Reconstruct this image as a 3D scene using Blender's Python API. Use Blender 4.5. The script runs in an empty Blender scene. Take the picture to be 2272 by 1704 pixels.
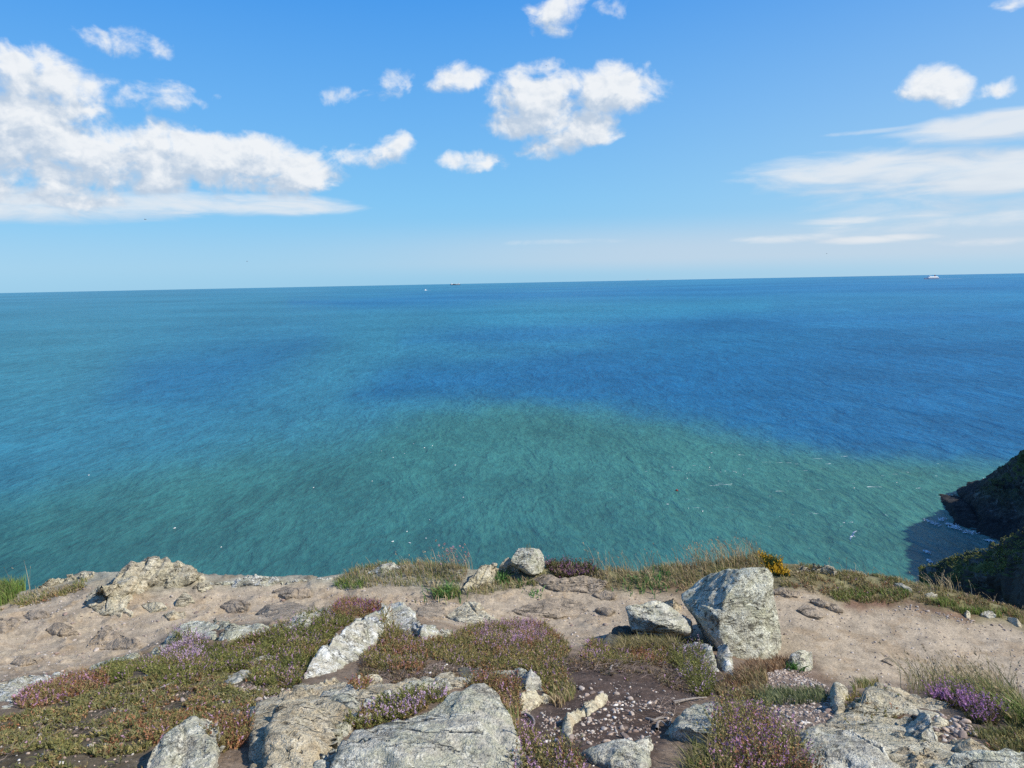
import bpy, bmesh, math, random
import numpy as np
from mathutils import Vector, Matrix, geometry
from mathutils.bvhtree import BVHTree

random.seed(7)
RNG = np.random.default_rng(11)
scene = bpy.context.scene
COL = scene.collection
R = math.radians

# ------------------------------------------------------------------ camera
W, H, FPX = 2272.0, 1704.0, 1640.0
SEA = -60.0
PITCH = math.atan((852 - 624) / FPX)
ROLL = math.atan(44 / 2272.0)
_f = np.array([0, math.cos(PITCH), -math.sin(PITCH)])
_x = np.array([1.0, 0, 0])
_u = np.array([0, math.sin(PITCH), math.cos(PITCH)])
CAM_R = _x * math.cos(ROLL) - _u * math.sin(ROLL)
CAM_U = _x * math.sin(ROLL) + _u * math.cos(ROLL)
cam_d = bpy.data.cameras.new('camera')
cam_d.sensor_width = 36
cam_d.lens = FPX / W * 36
cam_d.clip_start = 0.05
cam_d.clip_end = 120000
cam = bpy.data.objects.new('camera', cam_d)
COL.objects.link(cam)
M3 = Matrix((CAM_R.tolist(), CAM_U.tolist(), (-_f).tolist())).transposed()
cam.matrix_world = M3.to_4x4()
scene.camera = cam

# ------------------------------------------------------------------ light
SUN_AZ, SUN_EL = 107.0, 43.0
sd = np.array([math.sin(R(SUN_AZ)) * math.cos(R(SUN_EL)), math.cos(R(SUN_AZ)) * math.cos(R(SUN_EL)), math.sin(R(SUN_EL))])
sun_d = bpy.data.lights.new('sun', 'SUN')
sun_d.energy = 5.0
sun_d.angle = R(0.55)
sun_d.color = (1.0, 0.94, 0.85)
sun = bpy.data.objects.new('sun', sun_d)
sun.rotation_euler = Vector(sd.tolist()).to_track_quat('Z', 'Y').to_euler()
sun.location = (30, -10, 40)
COL.objects.link(sun)
scene.view_settings.view_transform = 'Standard'
scene.view_settings.look = 'None'
scene.view_settings.exposure = 0.12
scene.view_settings.gamma = 1.0
scene.view_settings.use_curve_mapping = False
scene.cycles.use_denoising = False
scene.cycles.sample_clamp_indirect = 4.0
scene.cycles.max_bounces = 5
scene.cycles.diffuse_bounces = 3
scene.cycles.glossy_bounces = 2
scene.cycles.transparent_max_bounces = 4


class NT:
    """tiny node tree helper"""
    def __init__(s, tree):
        s.t = tree
        s.t.nodes.clear()

    def n(s, typ, inputs=None, **props):
        nd = s.t.nodes.new(typ)
        for k, v in props.items():
            setattr(nd, k, v)
        for k, v in (inputs or {}).items():
            s.put(nd.inputs[k], v)
        return nd

    def put(s, sock, v):
        if isinstance(v, bpy.types.NodeSocket):
            s.t.links.new(v, sock)
        elif v is not None:
            if isinstance(v, (tuple, list)) and len(v) == 3 and sock.type == 'RGBA':
                v = (*v, 1)
            sock.default_value = v

    def m(s, op, a, b=None, c=None, clamp=False):
        nd = s.t.nodes.new('ShaderNodeMath')
        nd.operation = op
        nd.use_clamp = clamp
        for i, v in enumerate((a, b, c)):
            if v is not None:
                s.put(nd.inputs[i], v)
        return nd.outputs[0]

    def ramp(s, v, lo, hi, a=0.0, b=1.0, smooth=True):
        nd = s.t.nodes.new('ShaderNodeMapRange')
        nd.interpolation_type = 'SMOOTHSTEP' if smooth else 'LINEAR'
        for i, q in enumerate((v, lo, hi, a, b)):
            s.put(nd.inputs[i], q)
        return nd.outputs[0]

    def mix(s, f, a, b, mode='MIX'):
        nd = s.t.nodes.new('ShaderNodeMix')
        nd.data_type = 'RGBA'
        nd.blend_type = mode
        s.put(nd.inputs[0], f)
        s.put(nd.inputs[6], a)
        s.put(nd.inputs[7], b)
        return nd.outputs[2]

    def noise(s, vec, scale, detail=4, rough=0.55, dist=0.0, out='Fac'):
        nd = s.n('ShaderNodeTexNoise', {'Vector': vec, 'Scale': scale, 'Detail': detail, 'Roughness': rough, 'Distortion': dist})
        return nd.outputs[out]


# ------------------------------------------------------------------ sky with clouds
def px_azel(px, py):
    d = _f * FPX + CAM_R * (px - W / 2) - CAM_U * (py - H / 2)
    d = d / np.linalg.norm(d)
    return math.degrees(math.atan2(d[0], d[1])), math.degrees(math.asin(d[2]))


world = bpy.data.worlds.new('World')
scene.world = world
world.use_nodes = True
wt = NT(world.node_tree)
tc = wt.n('ShaderNodeTexCoord').outputs['Generated']
sky = wt.n('ShaderNodeTexSky', sky_type='NISHITA', sun_disc=False, sun_elevation=R(SUN_EL), sun_rotation=R(SUN_AZ),
           altitude=60, air_density=1.0, dust_density=0.25, ozone_density=2.6)
sep = wt.n('ShaderNodeSeparateXYZ', {0: tc})
az = wt.m('MULTIPLY', wt.m('ARCTAN2', sep.outputs[0], sep.outputs[1]), 57.29578)
el = wt.m('MULTIPLY', wt.m('ARCSINE', sep.outputs[2]), 57.29578)

# cloud bodies, in picture measure (display px of the 2212 wide view), turned into azimuth/elevation
K = 2272 / 2212
CUM = [  # cx, cy, rx, ry, weight
    (75, 175, 95, 70, 1.1), (20, 235, 100, 90, 1.0), (135, 260, 110, 70, .95), (235, 195, 80, 42, .72), (390, 205, 60, 32, .52),
    (270, 100, 90, 30, .50), (150, 340, 260, 75, 1.1), (330, 325, 170, 55, 1.1), (470, 350, 170, 55, 1.0), (610, 372, 110, 46, 1.1),
    (340, 400, 70, 26, .95), (800, 335, 95, 26, .62), (860, 312, 40, 26, .62), (80, 400, 200, 50, .8),
    (995, 160, 56, 30, .72), (940, 180, 60, 14, .42), (860, 180, 50, 30, .52), (820, 205, 50, 14, .42), (750, 210, 55, 18, .34), (1012, 348, 62, 22, .85),
    (1160, 222, 90, 72, 1.15), (1105, 258, 55, 40, 1.0), (1225, 190, 50, 40, .9), (1330, 195, 90, 52, 1.15), (1250, 275, 85, 42, 1.1), (1160, 320, 40, 22, .6),
    (1440, 185, 50, 24, .42), (1240, 22, 90, 34, .62), (1185, 45, 50, 30, .5),
    (2010, 182, 60, 36, .9), (2062, 198, 46, 34, .85), (2145, 198, 60, 18, .62), (2178, 186, 26, 20, .6), (2200, 5, 40, 14, .5)]
STRAT = [
    (280, 440, 360, 24, .86), (590, 443, 150, 19, .95), (80, 460, 240, 24, .8),
    (2190, 268, 230, 30, 1.1), (2060, 282, 130, 10, .75), (1840, 372, 210, 38, .95), (2000, 372, 200, 40, 1.05), (2160, 378, 170, 46, 1.1),
    (2060, 425, 130, 40, .62), (2200, 345, 70, 22, .85), (2200, 420, 120, 50, .6),
    (1830, 476, 100, 9, .8), (1860, 519, 95, 8, .9), (1950, 512, 70, 7, .85), (1700, 516, 110, 9, .6), (2130, 475, 160, 16, .6), (2120, 522, 90, 8, .5), (1700, 385, 120, 10, .6), (1900, 282, 90, 5, .5), (2000, 440, 260, 60, .5),
    (1150, 524, 130, 6, .34)]


def degrees_blob(b):
    cx, cy, rx, ry, w = b
    a, e = px_azel(cx * K, cy * K)
    a2, _ = px_azel((cx + rx) * K, cy * K)
    _, e2 = px_azel(cx * K, (cy - ry) * K)
    return a, e, max(abs(a2 - a), .05), max(abs(e2 - e), .05), w


def blob_field(t, azs, els, blobs):
    acc = None
    for b in blobs:
        a, e, ra, re, w = degrees_blob(b)
        dx = t.m('MULTIPLY', t.m('SUBTRACT', azs, a), 1 / ra)
        dy = t.m('MULTIPLY', t.m('SUBTRACT', els, e), 1 / re)
        r2 = t.m('MULTIPLY_ADD', dy, dy, t.m('MULTIPLY', dx, dx))
        v = t.m('MULTIPLY', t.m('MULTIPLY_ADD', r2, -0.5, 1.0), w)
        acc = v if acc is None else t.n('ShaderNodeMath', {0: acc, 1: v, 2: 0.22}, operation='SMOOTH_MAX').outputs[0]
    return acc


grp = bpy.data.node_groups.new('cloud_density', 'ShaderNodeTree')
grp.interface.new_socket('az', in_out='INPUT', socket_type='NodeSocketFloat')
grp.interface.new_socket('el', in_out='INPUT', socket_type='NodeSocketFloat')
for nm in ('cumulus', 'stratus'):
    grp.interface.new_socket(nm, in_out='OUTPUT', socket_type='NodeSocketFloat')
g = NT(grp)
gi = g.n('NodeGroupInput')
go = g.n('NodeGroupOutput')
ga, ge = gi.outputs[0], gi.outputs[1]
v1 = g.n('ShaderNodeCombineXYZ', {0: ga, 1: g.m('MULTIPLY', ge, 1.25), 2: 3.1}).outputs[0]
n1 = g.noise(v1, 0.36, 9, .53, .45)
n1b = g.noise(v1, 1.5, 5, .6, .2)
v2 = g.n('ShaderNodeCombineXYZ', {0: g.m('MULTIPLY', ga, .36), 1: g.m('MULTIPLY', ge, 1.7), 2: 9.3}).outputs[0]
n2 = g.noise(v2, 0.5, 8, .58, .5)
f1 = blob_field(g, ga, ge, CUM)
f2 = blob_field(g, ga, ge, STRAT)
c1 = g.m('ADD', g.m('MULTIPLY_ADD', g.m('SUBTRACT', n1, .5), 2.3, f1), g.m('MULTIPLY', g.m('SUBTRACT', n1b, .5), .55))
c2 = g.m('MULTIPLY_ADD', g.m('SUBTRACT', n2, .5), 1.7, f2)
c1 = g.m('ADD', c1, .10)
c2 = g.m('ADD', c2, .24)
g.put(go.inputs[0], c1)
g.put(go.inputs[1], c2)
G1 = wt.n('ShaderNodeGroup', node_tree=grp)
wt.put(G1.inputs[0], az); wt.put(G1.inputs[1], el)
G2 = wt.n('ShaderNodeGroup', node_tree=grp)
wt.put(G2.inputs[0], wt.m('ADD', az, 0.9)); wt.put(G2.inputs[1], wt.m('ADD', el, 1.3))
a1 = wt.ramp(G1.outputs[0], .26, 1.0, 0, .97)
a2 = wt.ramp(G1.outputs[1], .25, 1.25, 0, .84)
# scattered cumulus of the same kind all the way round, out of the frame
vv = wt.n('ShaderNodeCombineXYZ', {0: wt.m('MULTIPLY', az, .05), 1: wt.m('MULTIPLY', el, .11), 2: 1.0}).outputs[0]
outside = wt.ramp(wt.m('ABSOLUTE', az), 38, 48)
high = wt.ramp(el, 24, 32)
a3 = wt.m('MULTIPLY', wt.ramp(wt.noise(vv, 1.6, 8, .55, .3), .58, .70), wt.m('MULTIPLY', wt.m('MAXIMUM', outside, high), .8))
lit = wt.ramp(wt.m('SUBTRACT', G1.outputs[0], G2.outputs[0]), -.40, .62)
lv = wt.n('ShaderNodeCombineXYZ', {0: az, 1: wt.m('MULTIPLY', el, 1.25), 2: 3.1}).outputs[0]
lv2 = wt.n('ShaderNodeCombineXYZ', {0: wt.m('ADD', az, .22), 1: wt.m('MULTIPLY', wt.m('ADD', el, .34), 1.25), 2: 3.1}).outputs[0]
lobe = wt.m('SUBTRACT', wt.noise(lv, .9, 5, .55, .3), wt.noise(lv2, .9, 5, .55, .3))
lit = wt.m('ADD', lit, wt.m('MULTIPLY', lobe, 1.2), clamp=True)
lit2 = wt.ramp(wt.m('SUBTRACT', G1.outputs[1], G2.outputs[1]), -1.0, .7)
thick = wt.ramp(G1.outputs[0], .6, 1.7, 1.0, .93)
# sky colour balance of the camera (deeper azure)
cr_ = wt.n('ShaderNodeValToRGB', {'Fac': wt.ramp(el, -2, 78, smooth=False)})
rp = cr_.color_ramp
stops = [(-2, (.27, .58, .84)), (1.5, (.265, .60, .88)), (6, (.20, .56, .93)), (12, (.135, .46, .93)), (20, (.055, .335, .89)), (28, (.028, .25, .83)), (50, (.035, .19, .60)), (78, (.03, .15, .50))]
while len(rp.elements) < len(stops): rp.elements.new(.5)
for e_, (q, c_) in zip(rp.elements, stops):
    e_.position = (q + 2) / 80; e_.color = (*c_, 1)
grad = wt.mix(1.0, cr_.outputs[0], (1 / .12,) * 3, 'MULTIPLY')
whiter = wt.mix(wt.m('MULTIPLY', wt.ramp(az, -10, 45), wt.ramp(el, 2, 22, .38, .10)), grad, (5.0, 6.2, 7.3))
SKYG = wt.mix(.86, sky.outputs[0], whiter)
# pale haze mixed into the sky colour low over the sea
haze_band = wt.m('MULTIPLY', wt.m('MULTIPLY', wt.ramp(el, .1, 1.6), wt.ramp(el, 2.0, 5.0, 1, 0)), wt.ramp(az, -22, 14, .12, .62))
CW, CS, CT = (7.5, 7.7, 7.9), (4.35, 5.2, 6.3), (6.2, 6.6, 7.0)
c = wt.mix(haze_band, SKYG, (5.0, 5.7, 6.6))
c = wt.mix(a2, c, wt.mix(lit2, (5.2, 5.8, 6.6), (6.9, 7.15, 7.4)))
c = wt.mix(a1, c, wt.mix(wt.m('MULTIPLY', lit, thick), CS, CW))
c = wt.mix(a3, c, CT)
bg = wt.n('ShaderNodeBackground', {'Color': c, 'Strength': 0.11})
wo = wt.n('ShaderNodeOutputWorld', {'Surface': bg.outputs[0]})

# ------------------------------------------------------------------ numpy noise
_perm = np.random.default_rng(5).permutation(256)
_perm = np.concatenate([_perm, _perm, _perm])
_grad = np.random.default_rng(6).normal(size=(256, 3))
_grad /= np.linalg.norm(_grad, axis=1)[:, None]


def pnoise(p):
    pi = np.floor(p).astype(np.int64)
    pf = p - pi
    pi &= 255
    w = pf * pf * pf * (pf * (pf * 6 - 15) + 10)
    r = 0
    for dx in (0, 1):
        wx = w[:, 0] if dx else 1 - w[:, 0]
        hx = _perm[(pi[:, 0] + dx) & 255]
        for dy in (0, 1):
            wy = w[:, 1] if dy else 1 - w[:, 1]
            hy = _perm[hx + ((pi[:, 1] + dy) & 255)]
            for dz in (0, 1):
                wz = w[:, 2] if dz else 1 - w[:, 2]
                hz = _perm[hy + ((pi[:, 2] + dz) & 255)]
                gg = _grad[hz & 255]
                r = r + wx * wy * wz * (gg[:, 0] * (pf[:, 0] - dx) + gg[:, 1] * (pf[:, 1] - dy) + gg[:, 2] * (pf[:, 2] - dz))
    return r * 1.6


def fbm(p, octaves=4, gain=.5, lac=2.07):
    a, s, r = 1.0, 1.0, 0
    for i in range(octaves):
        r = r + a * pnoise(p * s + 17.3 * i)
        a *= gain
        s *= lac
    return r


def ridge(p, octaves=3, gain=.5):
    a, s, r = 1.0, 1.0, 0
    for i in range(octaves):
        r = r + a * (1 - np.abs(pnoise(p * s + 31.7 * i)) * 2)
        a *= gain
        s *= 2.1
    return r


def P3(x, y, z=0.0):
    x = np.asarray(x, float); y = np.asarray(y, float)
    return np.stack([x, y, np.zeros_like(x) + z], -1)


# ------------------------------------------------------------------ picture measures -> places
def Z1(*pts): return [(x * 760 / 2212, 1150 + y * 760 / 2212) for x, y in pts]
def Z2(*pts): return [(600 + x / 2.995, 1150 + y / 2.995) for x, y in pts]
def Z3(*pts): return [(1100 + x / 2.995, 1150 + y / 2.995) for x, y in pts]
def Z4(*pts): return [(1600 + x / 2.994, 1150 + y / 2.994) for x, y in pts]
def Z5(*pts): return [(1900 + x / 4.148, 950 + y / 4.148) for x, y in pts]
def DD(*pts): return [(x * K, y * K) for x, y in pts]


def rays(px):
    px = np.asarray(px, float).reshape(-1, 2)
    return _f[None] * FPX + CAM_R[None] * (px[:, :1] - W / 2) - CAM_U[None] * (px[:, 1:2] - H / 2)


def at_z(px, z):
    d = rays(px)
    return d * (z / d[:, 2])[:, None]


def at_y(px, y):
    d = rays(px)
    return d * (np.asarray(y, float) / d[:, 1])[:, None]


def to_px(p):
    p = np.asarray(p, float)
    dep = p @ _f
    dep = np.where(np.abs(dep) < 1e-6, 1e-6, dep)
    return np.stack([W / 2 + FPX * (p @ CAM_R) / dep, H / 2 - FPX * (p @ CAM_U) / dep], -1), dep


# ------------------------------------------------------------------ ground shape
CTRL = [(0, 1659, -1.80), (500, 1659, -1.72), (1100, 1659, -1.72), (1600, 1659, -1.80), (2212, 1659, -1.85),
        (0, 1560, -2.08), (500, 1550, -1.98), (1000, 1540, -2.0), (1400, 1540, -2.12), (1750, 1540, -2.2), (2212, 1570, -2.15),
        (100, 1500, -2.3), (500, 1450, -2.30), (800, 1450, -2.30), (1100, 1450, -2.38), (1400, 1440, -2.58), (1620, 1480, -2.55),
        (1740, 1470, -2.72), (1950, 1500, -2.5), (2200, 1510, -2.55),
        (640, 1370, -2.58), (850, 1370, -2.62), (1000, 1385, -2.68), (1200, 1400, -2.72), (1350, 1400, -2.80), (1640, 1440, -2.72),
        (760, 1312, -2.85), (940, 1340, -2.85), (300, 1440, -2.62), (420, 1360, -2.80),
        (60, 1460, -2.9), (200, 1440, -3.02), (100, 1400, -3.08), (300, 1380, -3.08), (500, 1330, -3.1), (700, 1300, -3.1), (900, 1305, -3.1),
        (1150, 1340, -3.1), (1290, 1360, -3.1), (1200, 1300, -3.12), (1400, 1300, -3.12), (1700, 1360, -3.12), (1800, 1400, -3.14), (1800, 1460, -3.1),
        (2000, 1400, -3.16), (2200, 1420, -3.18), (2100, 1480, -3.14), (1980, 1470, -3.12),
        (0, 1330, -3.1), (0, 1290, -3.12), (150, 1290, -3.08), (250, 1260, -3.02), (350, 1260, -3.0), (450, 1285, -3.08), (600, 1270, -3.08), (700, 1262, -3.06),
        (850, 1250, -3.02), (1000, 1255, -3.02), (1100, 1265, -3.06), (1200, 1265, -3.06), (1350, 1262, -3.05), (1500, 1250, -3.0),
        (1650, 1240, -2.98), (1750, 1250, -3.0), (1900, 1275, -3.05), (2050, 1300, -3.12), (2200, 1345, -3.2), (1900, 1310, -3.12), (2100, 1370, -3.2)]
_cp = np.array([at_z([(a * K, b * K)], z)[0] for a, b, z in CTRL])
extra = [(-3, .6, -1.62), (0, 0, -1.6), (3, .6, -1.7), (-6, 0, -1.6), (6, 0, -2.1), (0, -4, -1.5), (-8, 5, -3.1), (9, 5, -3.4), (-8, 8, -3.2), (9, 7.5, -3.5),
         (0, 11, -3.2), (-5, 11, -3.3), (5, 11, -3.3)]
_cp = np.concatenate([_cp, np.array(extra)])


def _phi(r): return r * r * np.log(r + 1e-9)


_n = len(_cp)
_A = _phi(np.linalg.norm(_cp[:, None, :2] - _cp[None, :, :2], axis=2)) + np.eye(_n) * 0.01
_Q = np.concatenate([np.ones((_n, 1)), _cp[:, :2]], 1)
_S = np.block([[_A, _Q], [_Q.T, np.zeros((3, 3))]])
_wt = np.linalg.solve(_S, np.concatenate([_cp[:, 2], np.zeros(3)]))


def plateau_exact(x, y):
    xc = np.clip(x, -9, 10); yc = np.clip(y, -4, 11)
    out = np.empty_like(xc)
    for i in range(0, len(xc), 60000):
        s = slice(i, i + 60000)
        r = np.sqrt((xc[s, None] - _cp[None, :, 0]) ** 2 + (yc[s, None] - _cp[None, :, 1]) ** 2)
        out[s] = _phi(r) @ _wt[:_n] + _wt[_n] + _wt[_n + 1] * xc[s] + _wt[_n + 2] * yc[s]
    return out


_GX, _GY = np.arange(-9, 10.001, .04), np.arange(-4, 11.001, .04)
_gX, _gY = np.meshgrid(_GX, _GY, indexing='ij')
_PG = plateau_exact(_gX.ravel(), _gY.ravel()).reshape(_gX.shape)


def plateau(x, y):
    u = np.clip((np.asarray(x, float) + 9) / .04, 0, len(_GX) - 1.001); v = np.clip((np.asarray(y, float) + 4) / .04, 0, len(_GY) - 1.001)
    i = u.astype(int); j = v.astype(int); fu = u - i; fv = v - j
    return (_PG[i, j] * (1 - fu) + _PG[i + 1, j] * fu) * (1 - fv) + (_PG[i, j + 1] * (1 - fu) + _PG[i + 1, j + 1] * fu) * fv


EDGE_D = [(-60, 1290), (0, 1284), (60, 1274), (170, 1246), (300, 1240), (440, 1256), (560, 1258), (700, 1250), (830, 1232), (900, 1226), (1000, 1236), (1090, 1236), (1180, 1238),
          (1300, 1240), (1450, 1236), (1560, 1226), (1650, 1220), (1720, 1232), (1830, 1244), (1970, 1268), (2050, 1286), (2130, 1300), (2212, 1322), (2300, 1350)]
_e = np.array(DD(*EDGE_D))
_ew = at_z(_e, -3.05)
for _ in range(12):
    zz = plateau(_ew[:, 0], _ew[:, 1])
    _ew = at_z(_e, zz)
_ew = _ew[np.argsort(_ew[:, 0])]


def edge_y(x):
    y = np.interp(x, _ew[:, 0], _ew[:, 1])
    y = np.where(x > _ew[-1, 0], _ew[-1, 1] - (x - _ew[-1, 0]) * .35 + .012 * (x - _ew[-1, 0]) ** 2, y)
    y = np.where(x < _ew[0, 0], _ew[0, 1] + (x - _ew[0, 0]) * -.15, y)
    return y


def sdist(pts, poly):
    """signed distance to polygon (negative inside)"""
    poly = np.asarray(poly, float)
    a = poly; b = np.roll(poly, -1, 0)
    d2 = np.full(len(pts), 1e18)
    ins = np.zeros(len(pts), bool)
    for (ax, ay), (bx, by) in zip(a, b):
        ex, ey = bx - ax, by - ay
        wx, wy = pts[:, 0] - ax, pts[:, 1] - ay
        t = np.clip((wx * ex + wy * ey) / (ex * ex + ey * ey + 1e-12), 0, 1)
        d2 = np.minimum(d2, (wx - ex * t) ** 2 + (wy - ey * t) ** 2)
        c = ((ay <= pts[:, 1]) & (by > pts[:, 1])) | ((by <= pts[:, 1]) & (ay > pts[:, 1]))
        if ey != 0:
            c &= (wx * ey < wy * ex) if ey > 0 else (wx * ey > wy * ex)
            ins ^= c
    return np.where(ins, -1, 1) * np.sqrt(d2)


def height(x, y):
    x = np.asarray(x, float); y = np.asarray(y, float)
    z = plateau(x, y)
    near = np.clip(1 - np.hypot(x, y) / 14, 0, 1)
    p = P3(x, y)
    z = z + .035 * fbm(p * 1.3, 2) + .007 * fbm(p * 5.1 + 3, 3)
    # foliated bedrock steps showing through on the left of the path and at the lip
    q = P3(x * 1.1 + y * .5, y * 2.2 - x * .5)
    led = np.clip(ridge(q * 1.5 + 8, 3) - .9, 0, 1)
    wl = np.clip((2.2 - x) / 3.5, 0, 1) * np.clip((y - 4.6) / .8, 0, 1)
    led = np.floor(led * 4) / 4 * .75 + led * .25
    z = z + led * .055 * wl
    z = z + .006 * fbm(p * 26 + 5, 2) * near
    ye = edge_y(x) + .10 * fbm(P3(x * 1.7, x * 0 + 3.3), 3) * .5
    d = y - ye
    dd = np.clip(d, 0, None)
    drop = np.where(dd < .6, .9 * dd * dd / .6, .9 * .6 + (dd - .6) * 2.3)
    drop = drop + np.clip(dd - .5, 0, None) * 0 + np.clip(dd, 0, 6) / 6 * (1.1 * fbm(P3(x * .35, y * .35, 2.2), 4) + .5 * ridge(P3(x * .8, y * .8), 3))
    z = z - np.where(d > 0, drop, 0)
    far = np.clip((np.hypot(x, y) - 9) / 20, 0, 1)
    z = z + far * (1.6 * fbm(P3(x * .06, y * .06, 4), 4) + np.clip(-y - 4, 0, 90) * .10)
    return np.maximum(z, SEA - 4)


def ground_hit(px, lift=0.0):
    d = rays(px)
    d = d / d[:, 1:2]
    lift = np.zeros(len(d)) + lift
    ts = np.linspace(1.6, 10.5, 150)
    X = d[:, 0:1] * ts[None]; Y = np.broadcast_to(ts[None], X.shape); Zr = d[:, 2:3] * ts[None]
    Hh = height(X.ravel(), Y.ravel().copy()).reshape(X.shape) + lift[:, None]
    below = Zr < Hh
    idx = np.where(below.any(1), below.argmax(1), len(ts) - 1)
    lo, hi = ts[np.clip(idx - 1, 0, None)], ts[idx]
    for _ in range(9):
        t = (lo + hi) / 2
        bl = d[:, 2] * t < height(d[:, 0] * t, t) + lift
        hi = np.where(bl, t, hi); lo = np.where(bl, lo, t)
    t = (lo + hi) / 2
    # rays that pass over the lip: keep them at the lip
    miss = ~below.any(1) | (t > edge_y(d[:, 0] * t) + .15)
    te = t.copy()
    for _ in range(8):
        te = np.where(miss, edge_y(d[:, 0] * te), te)
    t = np.where(miss, te, t)
    return d * t[:, None]


# ------------------------------------------------------------------ mesh helpers
def link(name, me, parent=None, mat=None):
    o = bpy.data.objects.new(name, me)
    COL.objects.link(o)
    if parent: o.parent = parent
    if mat and me: me.materials.append(mat)
    return o


def mesh_np(name, verts, faces, cols=None, smooth=False, quads=False):
    me = bpy.data.meshes.new(name)
    verts = np.asarray(verts, np.float32); faces = np.asarray(faces, np.int32)
    k = faces.shape[1]
    me.vertices.add(len(verts)); me.vertices.foreach_set('co', verts.ravel())
    me.loops.add(faces.size); me.loops.foreach_set('vertex_index', faces.ravel())
    me.polygons.add(len(faces))
    me.polygons.foreach_set('loop_start', np.arange(0, faces.size, k, dtype=np.int32))
    me.polygons.foreach_set('loop_total', np.full(len(faces), k, np.int32))
    if smooth: me.polygons.foreach_set('use_smooth', np.ones(len(faces), bool))
    me.update(calc_edges=True)
    if cols is not None:
        at = me.color_attributes.new('Col', 'FLOAT_COLOR', 'POINT')
        c4 = np.ones((len(verts), 4), np.float32); c4[:, :3] = cols
        at.data.foreach_set('color', c4.ravel())
    me.validate()
    return me


def tag(o, label=None, cat=None, group=None, kind=None):
    if label: o['label'] = label
    if cat: o['category'] = cat
    if group: o['group'] = group
    if kind: o['kind'] = kind
    return o


# ------------------------------------------------------------------ materials
def new_mat(name):
    m = bpy.data.materials.new(name)
    m.use_nodes = True
    return m, NT(m.node_tree)


def finish(t, color, rough=.85, bump=None, bstr=.4, bdist=.01, spec=.3, **kw):
    ins = {'Base Color': color, 'Roughness': rough, 'Specular IOR Level': spec}
    ins.update(kw)
    b = t.n('ShaderNodeBsdfPrincipled', ins)
    if bump is not None:
        bn = t.n('ShaderNodeBump', {'Height': bump, 'Strength': bstr, 'Distance': bdist})
        t.put(b.inputs['Normal'], bn.outputs[0])
    t.n('ShaderNodeOutputMaterial', {'Surface': b.outputs[0]})
    return b


def ground_mat():
    m, t = new_mat('earth')
    a = t.n('ShaderNodeAttribute', attribute_name='Col').outputs['Color']
    p = t.n('ShaderNodeNewGeometry').outputs['Position']
    n1 = t.noise(p, 9, 6, .6); n2 = t.noise(p, 60, 4, .65); n3 = t.noise(p, 240, 2, .6)
    k = t.m('MULTIPLY', t.ramp(n1, .25, .75, .78, 1.22), t.ramp(n2, .25, .75, .74, 1.28))
    col = t.mix(1.0, a, t.n('ShaderNodeCombineColor', {0: k, 1: k, 2: k}).outputs[0], 'MULTIPLY')
    big = t.noise(p, 2.6, 8, .68, .5)
    col = t.mix(t.m('MULTIPLY', t.ramp(big, .50, .60), .42), col, t.mix(1.0, col, (.78, .66, .52), 'MULTIPLY'))
    fine_d = t.ramp(t.noise(p, 22, 5, .7, .6), .60, .66)
    col = t.mix(t.m('MULTIPLY', fine_d, .35), col, t.mix(1.0, col, (.55, .50, .46), 'MULTIPLY'))
    v = t.n('ShaderNodeTexVoronoi', {'Vector': p, 'Scale': 75.0}, feature='F1')
    stone = t.m('MULTIPLY', t.ramp(v.outputs['Distance'], .20, .30, 1, 0), t.ramp(t.n('ShaderNodeSeparateColor', {0: v.outputs['Color']}).outputs[0], .80, .84))
    col = t.mix(t.m('MULTIPLY', stone, .6), col, (.40, .34, .29))
    dark = t.m('MULTIPLY', t.ramp(t.noise(p, 34, 3, .6), .64, .72), .55)
    col = t.mix(dark, col, t.mix(1.0, a, (.45, .42, .40), 'MULTIPLY'))
    h = t.m('ADD', t.m('MULTIPLY', n2, .6), t.m('MULTIPLY', n3, .3))
    h = t.m('ADD', h, t.m('MULTIPLY', stone, .5))
    finish(t, col, .95, h, .65, .012, .15)
    return m


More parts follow.
